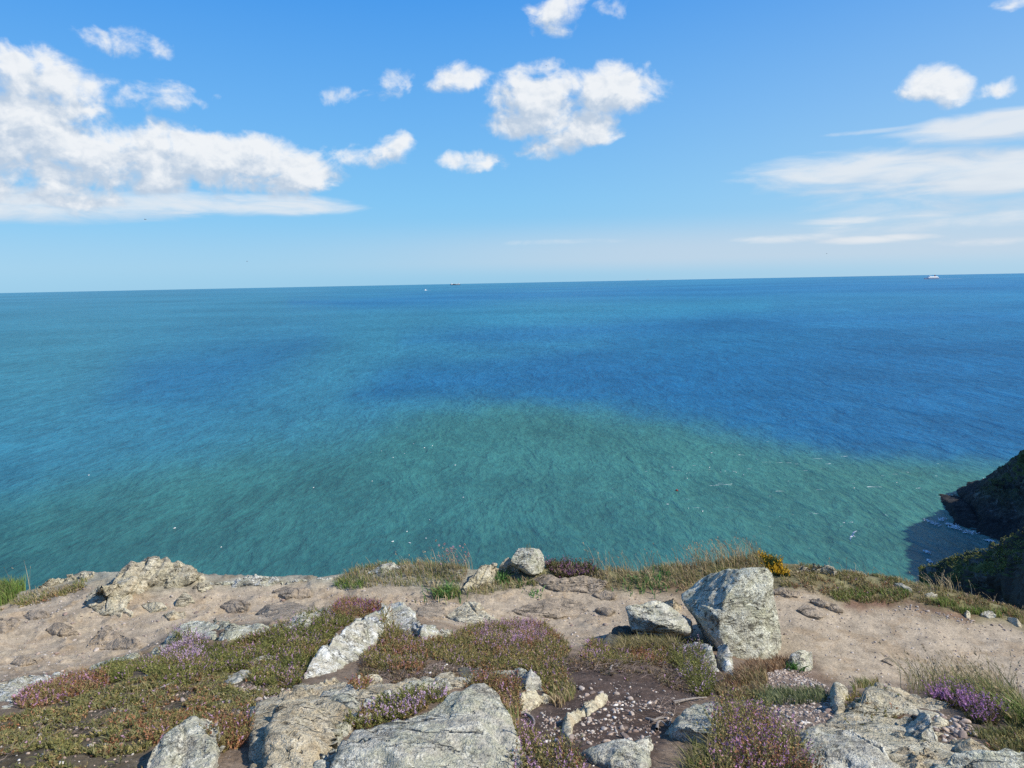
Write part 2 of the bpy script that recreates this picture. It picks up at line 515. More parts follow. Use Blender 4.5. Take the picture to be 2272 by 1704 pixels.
def rock_mat(name, base, lichen, white, stain, k_l=.5, k_w=.5, k_s=.4, foliation=1.0, k_d=.5):
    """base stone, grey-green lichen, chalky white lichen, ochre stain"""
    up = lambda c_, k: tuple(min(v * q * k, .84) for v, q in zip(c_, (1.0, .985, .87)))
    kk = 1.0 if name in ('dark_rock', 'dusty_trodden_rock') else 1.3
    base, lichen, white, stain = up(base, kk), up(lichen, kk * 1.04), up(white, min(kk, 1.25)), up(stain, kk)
    m, t = new_mat(name)
    p = t.n('ShaderNodeNewGeometry').outputs['Position']
    inf = t.n('ShaderNodeObjectInfo').outputs['Random']
    off = t.n('ShaderNodeCombineXYZ', {0: t.m('MULTIPLY', inf, 7.0), 1: 0.0, 2: t.m('MULTIPLY', inf, 3.0)}).outputs[0]
    p2 = t.n('ShaderNodeVectorMath', {0: p, 1: off}, operation='ADD').outputs[0]
    # foliated grain: squeeze space along the bedding direction
    mp = t.n('ShaderNodeMapping', {'Vector': p2, 'Rotation': (R(24), R(-30), R(35)), 'Scale': (5.0, 16.0, 34.0)}).outputs[0]
    fol = t.noise(mp, 1.0, 6, .6, .12)
    big = t.noise(p2, 3.2, 5, .6, .3)
    mid = t.noise(p2, 13, 6, .62, .4)
    fin = t.noise(p2, 70, 5, .65)
    spk = t.noise(p2, 150, 3, .6)
    col = t.mix(t.ramp(fol, .35, .68), tuple(v * .68 for v in base), tuple(min(v * 1.22, .8) for v in base))
    col = t.mix(t.m('MULTIPLY', t.ramp(t.noise(p2, 4.5, 4, .6, .6), .50, .66), k_s), col, stain)
    lm = t.m('MULTIPLY', t.ramp(t.m('ADD', t.m('MULTIPLY', mid, .6), t.m('MULTIPLY', big, .4)), .44, .56), k_l)
    col = t.mix(lm, col, t.mix(t.ramp(fin, .35, .65), tuple(v * .72 for v in lichen), lichen))
    w1 = t.noise(p2, 7.5, 7, .68, .7)
    wm = t.m('MULTIPLY', t.ramp(t.m('ADD', t.m('MULTIPLY', w1, .75), t.m('MULTIPLY', fin, .25)), .505, .555), k_w)
    col = t.mix(wm, col, t.mix(t.ramp(spk, .3, .6), tuple(v * .8 for v in white), white))
    mpd = t.n('ShaderNodeMapping', {'Vector': p2, 'Rotation': (R(-12), R(18), R(48)), 'Scale': (1.2, 7.0, 7.0)}).outputs[0]
    streak = t.noise(mpd, 2.6, 7, .66, .1)
    col = t.mix(t.m('MULTIPLY', t.ramp(streak, .54, .62), .45 * k_w), col, white)
    fis = t.m('MULTIPLY', t.ramp(t.m('ABSOLUTE', t.m('SUBTRACT', t.noise(mpd, 1.1, 4, .55, .15), .5)), .0, .016, 1, 0), t.ramp(t.noise(p2, 3.3, 3), .46, .58))
    col = t.mix(t.m('MULTIPLY', fis, .7), col, (.06, .055, .045))
    vein = t.ramp(t.m('ABSOLUTE', t.m('SUBTRACT', t.noise(mp, .55, 3, .5, .9), .5)), .0, .022, 1, 0)
    col = t.mix(t.m('MULTIPLY', vein, .22), col, white)
    # small dark lichen spots and cracks
    ds = t.ramp(t.m('ADD', t.m('MULTIPLY', t.noise(p2, 38, 5, .7, .3), .6), t.m('MULTIPLY', t.noise(p2, 6, 4, .6), .4)), .545, .60)
    col = t.mix(t.m('MULTIPLY', ds, k_d), col, (.065, .06, .045))
    pit = t.ramp(t.noise(p2, 17, 4, .6, .2), .62, .67)
    col = t.mix(t.m('MULTIPLY', pit, .45), col, (.05, .045, .035))
    mp3 = t.n('ShaderNodeMapping', {'Vector': p2, 'Rotation': (R(10), R(25), R(-20)), 'Scale': (1.0, 1.6, 2.4)}).outputs[0]
    warp = t.n('ShaderNodeTexNoise', {'Vector': mp3, 'Scale': 4.0, 'Detail': 4.0}).outputs['Color']
    mpw = t.mix(.10, mp3, warp, 'ADD')
    vc = t.n('ShaderNodeTexVoronoi', {'Vector': mpw, 'Scale': 3.6}, feature='DISTANCE_TO_EDGE').outputs['Distance']
    crack = t.m('MULTIPLY', t.ramp(vc, .004, .022, 1, 0), t.ramp(t.noise(p2, 5, 3), .48, .56))
    col = t.mix(t.m('MULTIPLY', crack, .12), col, (.05, .045, .04))
    k = t.ramp(spk, .25, .75, .70, 1.22)
    col = t.mix(1.0, col, t.n('ShaderNodeCombineColor', {0: k, 1: k, 2: k}).outputs[0], 'MULTIPLY')
    h = t.m('ADD', t.m('MULTIPLY', fol, .6 * foliation), t.m('MULTIPLY', fin, .45))
    h = t.m('ADD', h, t.m('MULTIPLY', mid, .8))
    h = t.m('ADD', h, t.m('MULTIPLY', t.noise(p2, 28, 4, .7), .9))
    h = t.m('ADD', h, t.m('MULTIPLY', wm, .12))
    dk = t.ramp(t.m('ABSOLUTE', t.m('SUBTRACT', t.noise(mp, .8, 5, .6, .6), .5)), .0, .03, 1, 0)
    dk = t.m('MULTIPLY', dk, t.ramp(t.noise(p2, 6, 3), .45, .6))
    col = t.mix(t.m('MULTIPLY', dk, .22), col, (.09, .08, .07))
    h = t.m('SUBTRACT', h, t.m('MULTIPLY', dk, .25))
    h = t.m('SUBTRACT', h, t.m('ADD', t.m('MULTIPLY', pit, .7), t.m('MULTIPLY', fis, 1.0)))
    h = t.m('ADD', h, t.m('MULTIPLY', streak, .8))
    finish(t, col, .9, h, 1.0, .026, .18)
    return m


LICH, WHT = (.40, .405, .32), (.60, .60, .56)
MAT = {
    'earth': ground_mat(),
    'grey': rock_mat('grey_quartzite', (.38, .365, .335), LICH, (.66, .65, .60), (.42, .36, .26), .65, .55, .25),
    'pale': rock_mat('white_lichened_quartzite', (.42, .40, .36), (.43, .44, .33), (.76, .75, .69), (.37, .31, .23), .55, .92, .25, .7, .6),
    'green': rock_mat('mottled_lichened_quartzite', (.40, .39, .34), (.43, .435, .34), (.70, .69, .63), (.34, .30, .22), .75, .65, .2, .7, .75),
    'tan': rock_mat('tan_schist', (.42, .355, .265), (.40, .38, .30), (.64, .60, .52), (.38, .27, .15), .35, .32, .6, 1.2, .3),
    'cream': rock_mat('fresh_cream_stone', (.54, .47, .37), (.50, .46, .36), (.68, .64, .55), (.43, .32, .20), .3, .35, .4, .7, .15),
    'dusty': rock_mat('dusty_trodden_rock', (.40, .33, .27), (.38, .32, .27), (.50, .44, .38), (.41, .32, .24), .4, .12, .4, .8, .25),
    'edge': rock_mat('weathered_edge_rock', (.42, .375, .30), (.40, .38, .29), (.63, .60, .52), (.36, .28, .18), .5, .45, .45, 1.1, .45),
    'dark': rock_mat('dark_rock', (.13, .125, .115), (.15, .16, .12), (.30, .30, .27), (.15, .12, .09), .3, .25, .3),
    'cliff': None}


def plant_mat(name, rough=.7, trans=.25):
    m, t = new_mat(name)
    a = t.n('ShaderNodeAttribute', attribute_name='Col').outputs['Color']
    b = t.n('ShaderNodeBsdfPrincipled', {'Base Color': a, 'Roughness': rough, 'Specular IOR Level': .25})
    tr = t.n('ShaderNodeBsdfTranslucent', {'Color': a})
    mx = t.n('ShaderNodeMixShader', {0: trans, 1: b.outputs[0], 2: tr.outputs[0]})
    t.n('ShaderNodeOutputMaterial', {'Surface': mx.outputs[0]})
    return m


MAT['leaf'] = plant_mat('heather_foliage')
MAT['grass'] = plant_mat('grass_blades', .6, .3)


def plain(name, c, rough=.6):
    m, t = new_mat(name)
    p = t.n('ShaderNodeTexCoord').outputs['Object']
    k = t.ramp(t.noise(p, 3, 3), .3, .7, .9, 1.08)
    col = t.mix(1.0, c, t.n('ShaderNodeCombineColor', {0: k, 1: k, 2: k}).outputs[0], 'MULTIPLY')
    finish(t, col, rough)
    return m


# ------------------------------------------------------------------ ground mesh
az_f = np.concatenate([np.linspace(-180, -52, 44)[:-1], np.linspace(-52, -41, 50)[:-1], np.linspace(-41, 41, 800)[:-1], np.linspace(41, 52, 50)[:-1], np.linspace(52, 180, 44)[:-1]])
rr = np.concatenate([np.linspace(.02, 1.9, 26)[:-1], np.geomspace(1.9, 9.6, 430)[:-1], np.geomspace(9.6, 13, 24)[:-1], np.geomspace(13, 160, 56)])
AZ, RR = np.meshgrid(np.radians(az_f), rr)
gx, gy = (np.sin(AZ) * RR).ravel(), (np.cos(AZ) * RR).ravel()
gz = height(gx, gy)
gv = np.stack([gx, gy, gz], 1)
gp, dep = to_px(gv)
front = dep > .3

PATH = (Z1((-300, 640), (0, 570), (300, 510), (520, 430), (760, 480), (1000, 490), (1300, 450), (1600, 430), (2000, 420)) +
        Z2((400, 440), (700, 440), (1000, 490), (1270, 545)) + Z3((230, 420), (420, 400), (600, 440), (720, 490), (1230, 490)) +
        Z4((330, 480), (600, 470), (690, 530), (830, 590), (1000, 600), (1250, 562), (1450, 640), (1650, 690), (1900, 690), (2012, 745), (2400, 850),
           (2500, 1350), (2012, 1190), (1700, 1130), (1200, 1100), (1000, 1110), (850, 1130), (700, 1050), (640, 980), (600, 930), (390, 930)) +
        Z3((1500, 800), (1250, 770), (700, 850), (600, 830), (490, 855), (400, 750), (300, 700), (0, 690)) +
        Z2((1480, 690), (1250, 740), (1000, 650), (760, 590), (620, 555), (420, 600), (180, 660)) +
        Z1((1980, 590), (1650, 680), (1200, 680), (950, 860), (600, 960), (100, 1010), (0, 1050), (-400, 1100)))
PEAT = Z3((420, 900), (700, 950), (1000, 1000), (1280, 1060), (1330, 1200), (1150, 1340), (1120, 1500), (1050, 1700), (380, 1700), (120, 1380), (250, 1290), (380, 1180), (440, 1050))
MOSSY = Z1((-300, 1330), (0, 1280), (300, 1200), (700, 1080), (1000, 980), (1300, 980), (1600, 1000), (1900, 1080), (1650, 1230), (1400, 1280), (1000, 1420), (900, 1700), (-300, 1900))
GRAV = Z4((80, 1020), (330, 950), (600, 1000), (720, 1100), (760, 1300), (700, 1380), (420, 1420), (200, 1320), (60, 1240))
GRAV2 = Z1((1380, 1100), (1560, 1050), (1850, 1090), (1830, 1150), (1500, 1240), (1400, 1200))
GRAV3 = Z4((1380, 1260), (1600, 1300), (1720, 1400), (1650, 1460), (1500, 1470), (1420, 1400))
RUST = Z4((820, 590), (850, 540), (1250, 535), (1500, 610), (1700, 640), (1650, 690), (1450, 640), (1250, 565), (1000, 600))
RUST2 = Z3((950, 480), (1100, 440), (1350, 400), (1300, 440), (1230, 495))
STAMP = Z1((1650, 600), (1720, 555), (1950, 545), (2060, 590), (1900, 660), (1750, 660))

wob = 9 * fbm(P3(gx * 3.1, gy * 3.1), 4) + 4 * fbm(P3(gx * 14, gy * 14), 3)


def soft(poly, w=8, wk=1.0):
    s = sdist(gp, poly) + wob * wk
    v = 1 / (1 + np.exp(np.clip(s / w, -30, 30)))
    return np.where(front, v, 0)[:, None]


n_a = fbm(P3(gx * 1.1, gy * 1.1, 5), 4)[:, None]
n_b = fbm(P3(gx * 6, gy * 6, 7), 4)[:, None]
n_c = fbm(P3(gx * 22, gy * 22, 9), 2)[:, None]
cc = np.array([[.18, .135, .095]]) * (1 + .25 * n_a + .2 * n_b)
ye_v = edge_y(gx)
lip = np.clip(1 - np.abs(gy - ye_v) / 1.1, 0, 1)[:, None]
cc = cc * (1 - lip) + lip * (np.array([[.19, .175, .085]]) + np.clip((.3 - gx) / .8, 0, 1)[:, None] * np.array([[.12, .12, .14]])) * (1 + .35 * n_b)
below = np.clip((gy - ye_v) / .8, 0, 1)[:, None]
rockc = np.array([[.16, .15, .13]]) * (1 + .4 * n_b)
farr = np.clip((np.hypot(gx, gy) - 9) / 3, 0, 1)[:, None]
cc = cc * (1 - farr) + farr * (np.array([[.10, .105, .045]]) * (1 + .4 * n_a + .3 * n_b))
cc = cc * (1 - below) + below * rockc
pm = soft(PATH, 5)
pathc = np.array([[.38, .312, .222]]) * (1 + .07 * n_a + .07 * n_b)
leftw = np.clip((1.5 - gx) / 3, 0, 1)[:, None]
pathc = pathc * (1 - leftw * .5 * np.clip(n_b * 1.6, 0, 1)) + leftw * .5 * np.clip(n_b * 1.6, 0, 1) * np.array([[.42, .35, .24]])
cc = cc * (1 - pm) + pm * pathc
mm = soft(PEAT, 7); cc = cc * (1 - mm) + mm * np.array([[.085, .060, .047]]) * (1 + .3 * n_b + .3 * n_c)
mm = soft(MOSSY, 10); cc = cc * (1 - mm) + mm * (np.array([[.105, .085, .055]]) * (1 + .4 * n_b))
mm = soft(GRAV, 10); cc = cc * (1 - mm) + mm * np.array([[.20, .15, .115]]) * (1 + .3 * n_b)
mm = soft(RUST, 5); cc = cc * (1 - mm) + mm * np.array([[.17, .10, .07]]) * (1 + .3 * n_b)
mm = soft(RUST2, 5); cc = cc * (1 - mm) + mm * np.array([[.18, .11, .075]]) * (1 + .3 * n_b)
cc = np.clip(cc, .01, .8)

nr, na = len(rr), len(az_f)
ii, jj = np.meshgrid(np.arange(nr - 1), np.arange(na), indexing='ij')
j2 = (jj + 1) % na
gf = np.stack([ii * na + jj, ii * na + j2, (ii + 1) * na + j2, (ii + 1) * na + jj], -1).reshape(-1, 4)
gf = gf[:, ::-1]
pmf = pm[gf[:, 0], 0] > .5


def submesh(name, faces):
    used = np.unique(faces)
    remap = np.full(len(gv), -1); remap[used] = np.arange(len(used))
    me = mesh_np(name, gv[used], remap[faces], cc[used], smooth=True)
    o = link(name, me, None, MAT['earth'])
    return tag(o, kind='structure')


submesh('ground', gf[~pmf])
path_o = submesh('path', gf[pmf])


# ------------------------------------------------------------------ rocks
ROCKS = []


def voxelize(me, vox):
    o = bpy.data.objects.new('tmp', me)
    COL.objects.link(o)
    md = o.modifiers.new('r', 'REMESH')
    md.mode = 'VOXEL'; md.voxel_size = vox; md.use_smooth_shade = True
    dg = bpy.context.evaluated_depsgraph_get()
    r = bpy.data.meshes.new_from_object(o.evaluated_get(dg))
    bpy.data.objects.remove(o)
    bpy.data.meshes.remove(me)
    return r


def get_co(me):
    a = np.empty(len(me.vertices) * 3, np.float32)
    me.vertices.foreach_get('co', a)
    return a.reshape(-1, 3).astype(float)


def relief(me, size, amp=1.0, strata=1.0, smooth=2, seed=0.0):
    co = get_co(me)
    ne = len(me.edges)
    ed = np.empty(ne * 2, np.int32); me.edges.foreach_get('vertices', ed); ed = ed.reshape(-1, 2)
    cnt = np.bincount(ed.ravel(), minlength=len(co))[:, None]
    for _ in range(smooth):
        s = np.zeros_like(co)
        for k in range(3):
            s[:, k] = np.bincount(ed[:, 0], co[ed[:, 1], k], len(co)) + np.bincount(ed[:, 1], co[ed[:, 0], k], len(co))
        co = co * .4 + s / np.maximum(cnt, 1) * .6
    me.vertices.foreach_set('co', co.astype(np.float32).ravel()); me.update()
    nn = np.empty(len(co) * 3, np.float32); me.vertices.foreach_get('normal', nn); nn = nn.reshape(-1, 3)
    # split the stone into flat faces: every cell is pressed towards its own mean plane
    ext = np.ptp(co, axis=0).max()
    rg = np.random.default_rng(int(seed * 1000) + 3)
    for ncell, w_n, k_f in ((26, .85, .80), (110, .5, .55)):
        ft = np.concatenate([(co + .05 * ext * fbm(co * 3 / ext + seed, 2)[:, None]) / ext * 2.2, nn * w_n], 1)
        sd_ = ft[rg.choice(len(co), min(ncell, len(co)), replace=False)]
        cell = np.empty(len(co), int)
        for i in range(0, len(co), 20000):
            cell[i:i + 20000] = ((ft[i:i + 20000, None] - sd_[None]) ** 2).sum(2).argmin(1)
        c_n = np.maximum(np.bincount(cell, minlength=len(sd_)), 1)[:, None]
        mc = np.stack([np.bincount(cell, co[:, k], len(sd_)) for k in range(3)], 1) / c_n
        mn = np.stack([np.bincount(cell, nn[:, k], len(sd_)) for k in range(3)], 1)
        mn /= np.linalg.norm(mn, axis=1)[:, None] + 1e-9
        off = ((co - mc[cell]) * mn[cell]).sum(1)
        off = np.clip(off, -.05 * ext, .05 * ext)
        co = co - mn[cell] * (off * k_f)[:, None]
    sm = np.zeros_like(co)
    for k in range(3):
        sm[:, k] = np.bincount(ed[:, 0], co[ed[:, 1], k], len(co)) + np.bincount(ed[:, 1], co[ed[:, 0], k], len(co))
    co = co * .6 + sm / np.maximum(cnt, 1) * .4
    me.vertices.foreach_set('co', co.astype(np.float32).ravel()); me.update()
    me.vertices.foreach_get('normal', nn.ravel()) if False else None
    p = co + seed
    f = 1.0 / size
    d = .014 * size * fbm(p * f * 1.6, 2) + .015 * size * (.35 - np.abs(pnoise(p * f * 2.3 + 5))) + .010 * size * fbm(p * f * 6, 3)
    # bedding ledges
    bn = np.array([-.42, -.40, .81])
    t1 = np.cross(bn, [1, 0, 0]); t1 /= np.linalg.norm(t1); t2 = np.cross(bn, t1)
    q = np.stack([p @ t1 * 1.0, p @ t2 * 1.0, p @ bn * 8.5], 1)
    w = fbm(q * 1.6, 3)
    w = np.round(w * 3 + .5) / 3 * .7 + .3 * w
    d = d + strata * .014 * np.sign(w) * np.abs(w) ** .5
    # straight joints
    for jn, js in ((np.array([.8, .5, .2]), 2.2), (np.array([-.3, .9, .3]), 1.7)):
        u_ = (p @ jn) * js + .35 * fbm(p * 1.2, 2) + 11 * js
        fr = np.abs(u_ - np.round(u_)) / js
        gate = np.clip(fbm(p * 1.9 + js, 2) * 3, 0, 1)
        d = d - .020 * gate * np.exp(-(fr / .007) ** 2)
        d = d + .012 * (pnoise(np.stack([np.round(u_), np.round(u_) * .37, np.round(u_) * 1.7], 1) * .71 + .4))
    c2 = np.abs(fbm(q * np.array([.8, .8, .45]) + 4, 2))
    d = d - .009 * strata * np.exp(-(c2 / .05) ** 2)
    d = d + .0035 * fbm(p * 30, 3)
    ks = min(1.0, size / .22)
    co = co + nn * (d * amp * ks)[:, None]
    me.vertices.foreach_set('co', co.astype(np.float32).ravel())
    me.update()
    return co


def cull_buried(me, depth=.07):
    co = get_co(me)
    zt = height(co[:, 0], co[:, 1])
    dead = co[:, 2] < zt - depth
    bm = bmesh.new(); bm.from_mesh(me); bm.verts.ensure_lookup_table()
    bmesh.ops.delete(bm, geom=[bm.verts[i] for i in np.nonzero(dead)[0]], context='VERTS')
    bm.to_mesh(me); bm.free()


def finish_rock(me, name, mat, size, amp, strata, smooth, label, cat, group, vox):
    me = voxelize(me, vox)
    relief(me, size, amp, strata, smooth, seed=len(ROCKS) * 1.37)
    cull_buried(me)
    me.materials.clear(); me.materials.append(MAT[mat])
    me.polygons.foreach_set('use_smooth', np.ones(len(me.polygons), bool))
    co = get_co(me)
    c = co.mean(0); c[2] = co[:, 2].min()
    me.transform(Matrix.Translation(-Vector(c.tolist())))
    o = link(name, me)
    o.location = c.tolist()
    tag(o, label, cat, group)
    ROCKS.append(o)
    return o


def slab(poly, h, label, mat='grey', name='rock', hs=None, apex=None, bulge=1.05, front=.45, amp=1.0, strata=1.0, smooth=2, group=None, cat='rock', lean=None):
    """an outline seen in the picture, set on the ground at its real place, with real thickness"""
    poly = np.array(poly, float)
    t = (poly[:, 1].max() - poly[:, 1]) / max(np.ptp(poly[:, 1]), 1)
    hh = h * (front + (1 - front) * t) if hs is None else np.array(hs, float)
    aps = apex if apex is not None else [(*poly.mean(0), h * bulge)]
    allpx = np.concatenate([poly, np.array([a[:2] for a in aps])])
    hl = np.concatenate([hh, np.array([a[2] for a in aps])])
    low = []
    for (x, y) in allpx:      # where the outline meets the ground below this point
        ys = [y]
        for (ax, ay), (bx, by) in zip(poly, np.roll(poly, -1, 0)):
            if ax != bx and min(ax, bx) <= x <= max(ax, bx): ys.append(ay + (by - ay) * (x - ax) / (bx - ax))
        low.append((x, max(ys)))
    y0 = ground_hit(allpx, 0)[:, 1]
    yb_ = ground_hit(low, 0)[:, 1]
    lim = y0 - .62 * (y0 - yb_) - .035
    for _ in range(14):
        allp = ground_hit(allpx, hl)
        bad = allp[:, 1] < lim
        if not bad.any(): break
        hl = np.where(bad, hl * .8, hl)
    n = len(poly)
    v2 = [Vector(p[:2]) for p in allp]
    r = geometry.delaunay_2d_cdt(v2, [], [list(range(n))], 1, 1e-5)
    vo, fo, orig = r[0], r[2], r[3]
    zs, base = [], []
    bm = bmesh.new()
    tv = []
    for i, v in enumerate(vo):
        z = allp[orig[i][0], 2] if orig[i] else height(np.array([v.x]), np.array([v.y]))[0] + h * .3
        tv.append(bm.verts.new((v.x, v.y, z)))
    gzv = height(np.array([v.x for v in vo]), np.array([v.y for v in vo]))
    cx = np.mean([v.x for v in vo]); cy = np.mean([v.y for v in vo])
    sz = max(np.ptp(allp[:, 0]), np.ptp(allp[:, 1]), .05)
    bv = []
    for i, v in enumerate(vo):
        dx, dy = v.x - cx, v.y - cy
        k = 1.04
        bv.append(bm.verts.new((cx + dx * k, cy + dy * k, gzv[i] - .10 - .1 * sz)))
    ecount = {}
    for f in fo:
        bm.faces.new([tv[i] for i in f])
        bm.faces.new([bv[i] for i in reversed(f)])
        for a, b in zip(f, f[1:] + f[:1]):
            ecount[(a, b)] = 1
    for (a, b) in list(ecount):
        if (b, a) not in ecount:
            bm.faces.new([tv[b], tv[a], bv[a], bv[b]])
    bmesh.ops.recalc_face_normals(bm, faces=bm.faces)
    me = bpy.data.meshes.new(name); bm.to_mesh(me); bm.free()
    dist = np.linalg.norm(allp.mean(0))
    vox = min(max(sz / 70, .0055), .017)
    if name == 'stone': amp *= .55
    return finish_rock(me, name, mat, min(sz, max(h * 4, .15)), amp, strata, smooth, label, cat, group, vox)


def hull(pts, label, mat='grey', name='boulder', amp=1.0, strata=1.0, smooth=2, group=None, cat='boulder', more=()):
    """convex blocks given as (picture x, picture y, metres away); `more` adds further blocks to the same stone"""
    bm = bmesh.new()
    allp = []
    for blk in (pts,) + tuple(more):
        w = np.array([at_y([(a, b)], y)[0] if y is not None else ground_hit([(a, b)], -.06)[0] for (a, b, y) in blk])
        allp.append(w)
        vs = [bm.verts.new(q.tolist()) for q in w]
        r = bmesh.ops.convex_hull(bm, input=vs)
        inner = [g_ for g_ in r['geom_interior'] + r['geom_unused'] if isinstance(g_, bmesh.types.BMVert)]
        bmesh.ops.delete(bm, geom=list(set(inner)), context='VERTS')
    bmesh.ops.recalc_face_normals(bm, faces=bm.faces)
    me = bpy.data.meshes.new(name); bm.to_mesh(me); bm.free()
    w = np.concatenate(allp)
    sz = np.ptp(w, axis=0).max()
    return finish_rock(me, name, mat, sz * .7, amp, strata, smooth, label, cat, group, min(max(sz / 75, .006), .014))


def zc(f, pts): return [(*f((a, b))[0], y) for a, b, y in pts]


# --- the big lichened boulder and its neighbours (distances in metres along the view)
gb = ground_hit(Z4((100, 1050), (300, 940), (385, 915)) + Z3((1460, 860), (1300, 780), (900, 760), (1250, 690)) + Z3((1300, 1560), (1140, 1480), (1440, 1060)) + Z4((385, 640)))
print('ground under boulders y:', np.round(gb[:, 1], 2), 'z', np.round(gb[:, 2], 2))
yb = gb[1, 1]
B0 = yb
hull(zc(Z4, [(95, 1050, B0 - .12), (250, 965, B0 - .05), (388, 915, B0 + .12), (392, 780, B0 + .14), (352, 560, B0 + .17), (312, 345, B0 + .18), (250, 327, B0 + .17),
             (120, 335, B0 + .22), (20, 372, B0 + .34)]) +
     zc(Z3, [(1480, 655, B0 - .02), (1560, 470, B0 + .06), (1490, 850, B0 - .04), (1545, 960, B0 - .06), (1530, 345, B0 + .42), (1400, 372, B0 + .55), (1235, 490, B0 + .62), (1235, 540, B0 + .40),
             (1330, 640, B0 + .12), (1440, 560, B0 + .10), (1650, 360, B0 + .16)]) +
     zc(Z4, [(300, 345, B0 + .62), (392, 880, B0 + .62), (150, 960, B0 + .6)]) + zc(Z3, [(1390, 740, B0 + .5), (1440, 800, B0 + .2)]),
     'tall upright lichen covered boulder beside the path, the largest standing rock', 'green', smooth=1, amp=.9)
yl = gb[3, 1]
L0 = B0 + .02
hull(zc(Z3, [(862, 578, L0 + .22), (900, 568, L0 + .24), (1095, 553, L0 + .36), (1150, 622, L0 + .26), (1290, 668, L0 + .16), (1298, 772, L0 + .02), (1215, 745, L0 + .00),
             (1090, 700, L0 - .02), (960, 640, L0 + .08), (880, 690, L0 + .12), (905, 750, L0 + .10), (1000, 745, L0 + .12),
             (1200, 770, L0 + .3), (930, 740, L0 + .5), (1100, 650, L0 + .6), (1290, 760, L0 + .35)]),
     'grey wedge shaped boulder leaning against the left foot of the tall boulder', 'grey', amp=.7)
slab(Z3((1105, 545), (1180, 528), (1232, 570), (1225, 640), (1150, 632)), .22, 'small brown stone wedged between the wedge boulder and the tall boulder', 'tan', name='stone', cat='stone')
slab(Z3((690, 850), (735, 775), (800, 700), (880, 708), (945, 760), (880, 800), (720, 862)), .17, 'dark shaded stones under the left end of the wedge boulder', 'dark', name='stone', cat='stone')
slab(Z3((1205, 862), (1290, 825), (1415, 813), (1445, 900), (1478, 1000), (1445, 1070), (1350, 980), (1290, 900)), .20,
     'white angular rock in front of the tall boulder, half covered by heather', 'pale', smooth=1, hs=[.12, .2, .24, .2, .1, 0, 0, .03])
slab(Z3((1478, 842), (1545, 818), (1562, 900), (1612, 1045), (1500, 1035), (1478, 950)), .2, 'narrow bright white stone at the foot of the tall boulder', 'pale', name='stone', cat='stone', hs=[.2, .22, .16, 0, 0, .08])
# angular boulder bottom right
C0 = gb[8, 1]
hull(zc(Z3, [(1190, 1375, C0 + .02), (1245, 1275, C0 + .22), (1330, 1235, C0 + .32), (1440, 1213, C0 + .36), (1540, 1242, C0 + .34), (1600, 1310, C0 + .26), (1625, 1390, C0 + .15),
             (1400, 1440, C0 - .08), (1465, 1415, C0 - .05), (1490, 1500, C0 - .02), (1440, 1570, C0 - .04), (1330, 1560, C0 - .04), (1140, 1485, C0 + .05), (1125, 1425, C0 + .08),
             (1600, 1420, C0 + .45), (1300, 1420, C0 + .6), (1140, 1450, C0 + .3)]),
     'angular grey boulder with a bright top and shaded front, beside the tall pink heather', 'grey', amp=.7)
# long white rock on the mound
slab(Z2((560, 700), (600, 645), (690, 605), (780, 572), (880, 553), (940, 578), (960, 645), (1000, 700), (1050, 705), (1150, 770), (1240, 765), (1235, 800), (1100, 800), (1000, 815), (930, 765), (870, 770), (800, 740), (740, 720), (735, 840), (620, 860), (560, 800)), .20,
     'long pale rock crusted with white lichen, sloping up to a rounded peak in the mound', 'pale',
     hs=[.14, .16, .2, .24, .26, .26, .2, .14, .13, .08, .05, .0, .0, .0, .05, .06, .05, .06, .0, .0, .05], apex=[(*Z2((840, 640))[0], .26), (*Z2((660, 740))[0], .16), (*Z2((960, 740))[0], .12)], smooth=1)
slab(Z2((200, 1065), (245, 960), (335, 860), (440, 745), (590, 655), (690, 760), (660, 860), (590, 950), (480, 985), (330, 1055), (250, 1080)), .16,
     'lower white faced block of the long pale rock, above the dark gravel', 'pale', hs=[.03, .1, .14, .17, .18, .16, .12, .0, .0, .0, 0], apex=[(*Z2((420, 870))[0], .15)], smooth=1)
# bottom centre
slab(Z2((380, 1780), (400, 1640), (480, 1450), (560, 1402), (700, 1358), (900, 1308), (1000, 1258), (1150, 1200), (1300, 1135), (1420, 1118), (1490, 1155), (1545, 1230), (1600, 1350), (1655, 1470), (1690, 1580), (1620, 1720), (1560, 1850), (500, 1850)), .2,
     'broad smooth grey slab at the bottom centre, the largest rock in the picture', 'grey', name='boulder', cat='boulder',
     hs=[.1, .12, .14, .15, .17, .19, .2, .22, .24, .24, .2, .15, .1, .07, .02, .02, .02, .05], apex=[(*Z2((1050, 1500))[0], .24), (*Z2((1380, 1300))[0], .25), (*Z2((750, 1550))[0], .2)], smooth=3, amp=.8)
slab(Z2((-120, 1230), (60, 1160), (200, 1085), (400, 1060), (560, 1110), (760, 1130), (950, 1090), (1200, 1060), (1290, 1075), (1180, 1170), (900, 1200), (700, 1300), (560, 1380), (450, 1480), (380, 1620), (300, 1760), (-150, 1800), (-130, 1450)), .035,
     'low grey bedrock pavement under the tan slabs, left of the broad grey slab', 'tan', name='bedrock', apex=[(*Z2((300, 1250))[0], .04), (*Z2((100, 1500))[0], .045), (*Z2((800, 1140))[0], .04)], smooth=1, strata=1.8, front=.8)
slab(Z2((250, 1720), (340, 1600), (400, 1480), (440, 1350), (520, 1300), (640, 1265), (690, 1300), (560, 1380), (480, 1440), (430, 1560), (390, 1720)), .07,
     'narrow wedge of grey layered rock squeezed between the tan slab and the broad grey slab', 'grey', smooth=1, strata=2.0)
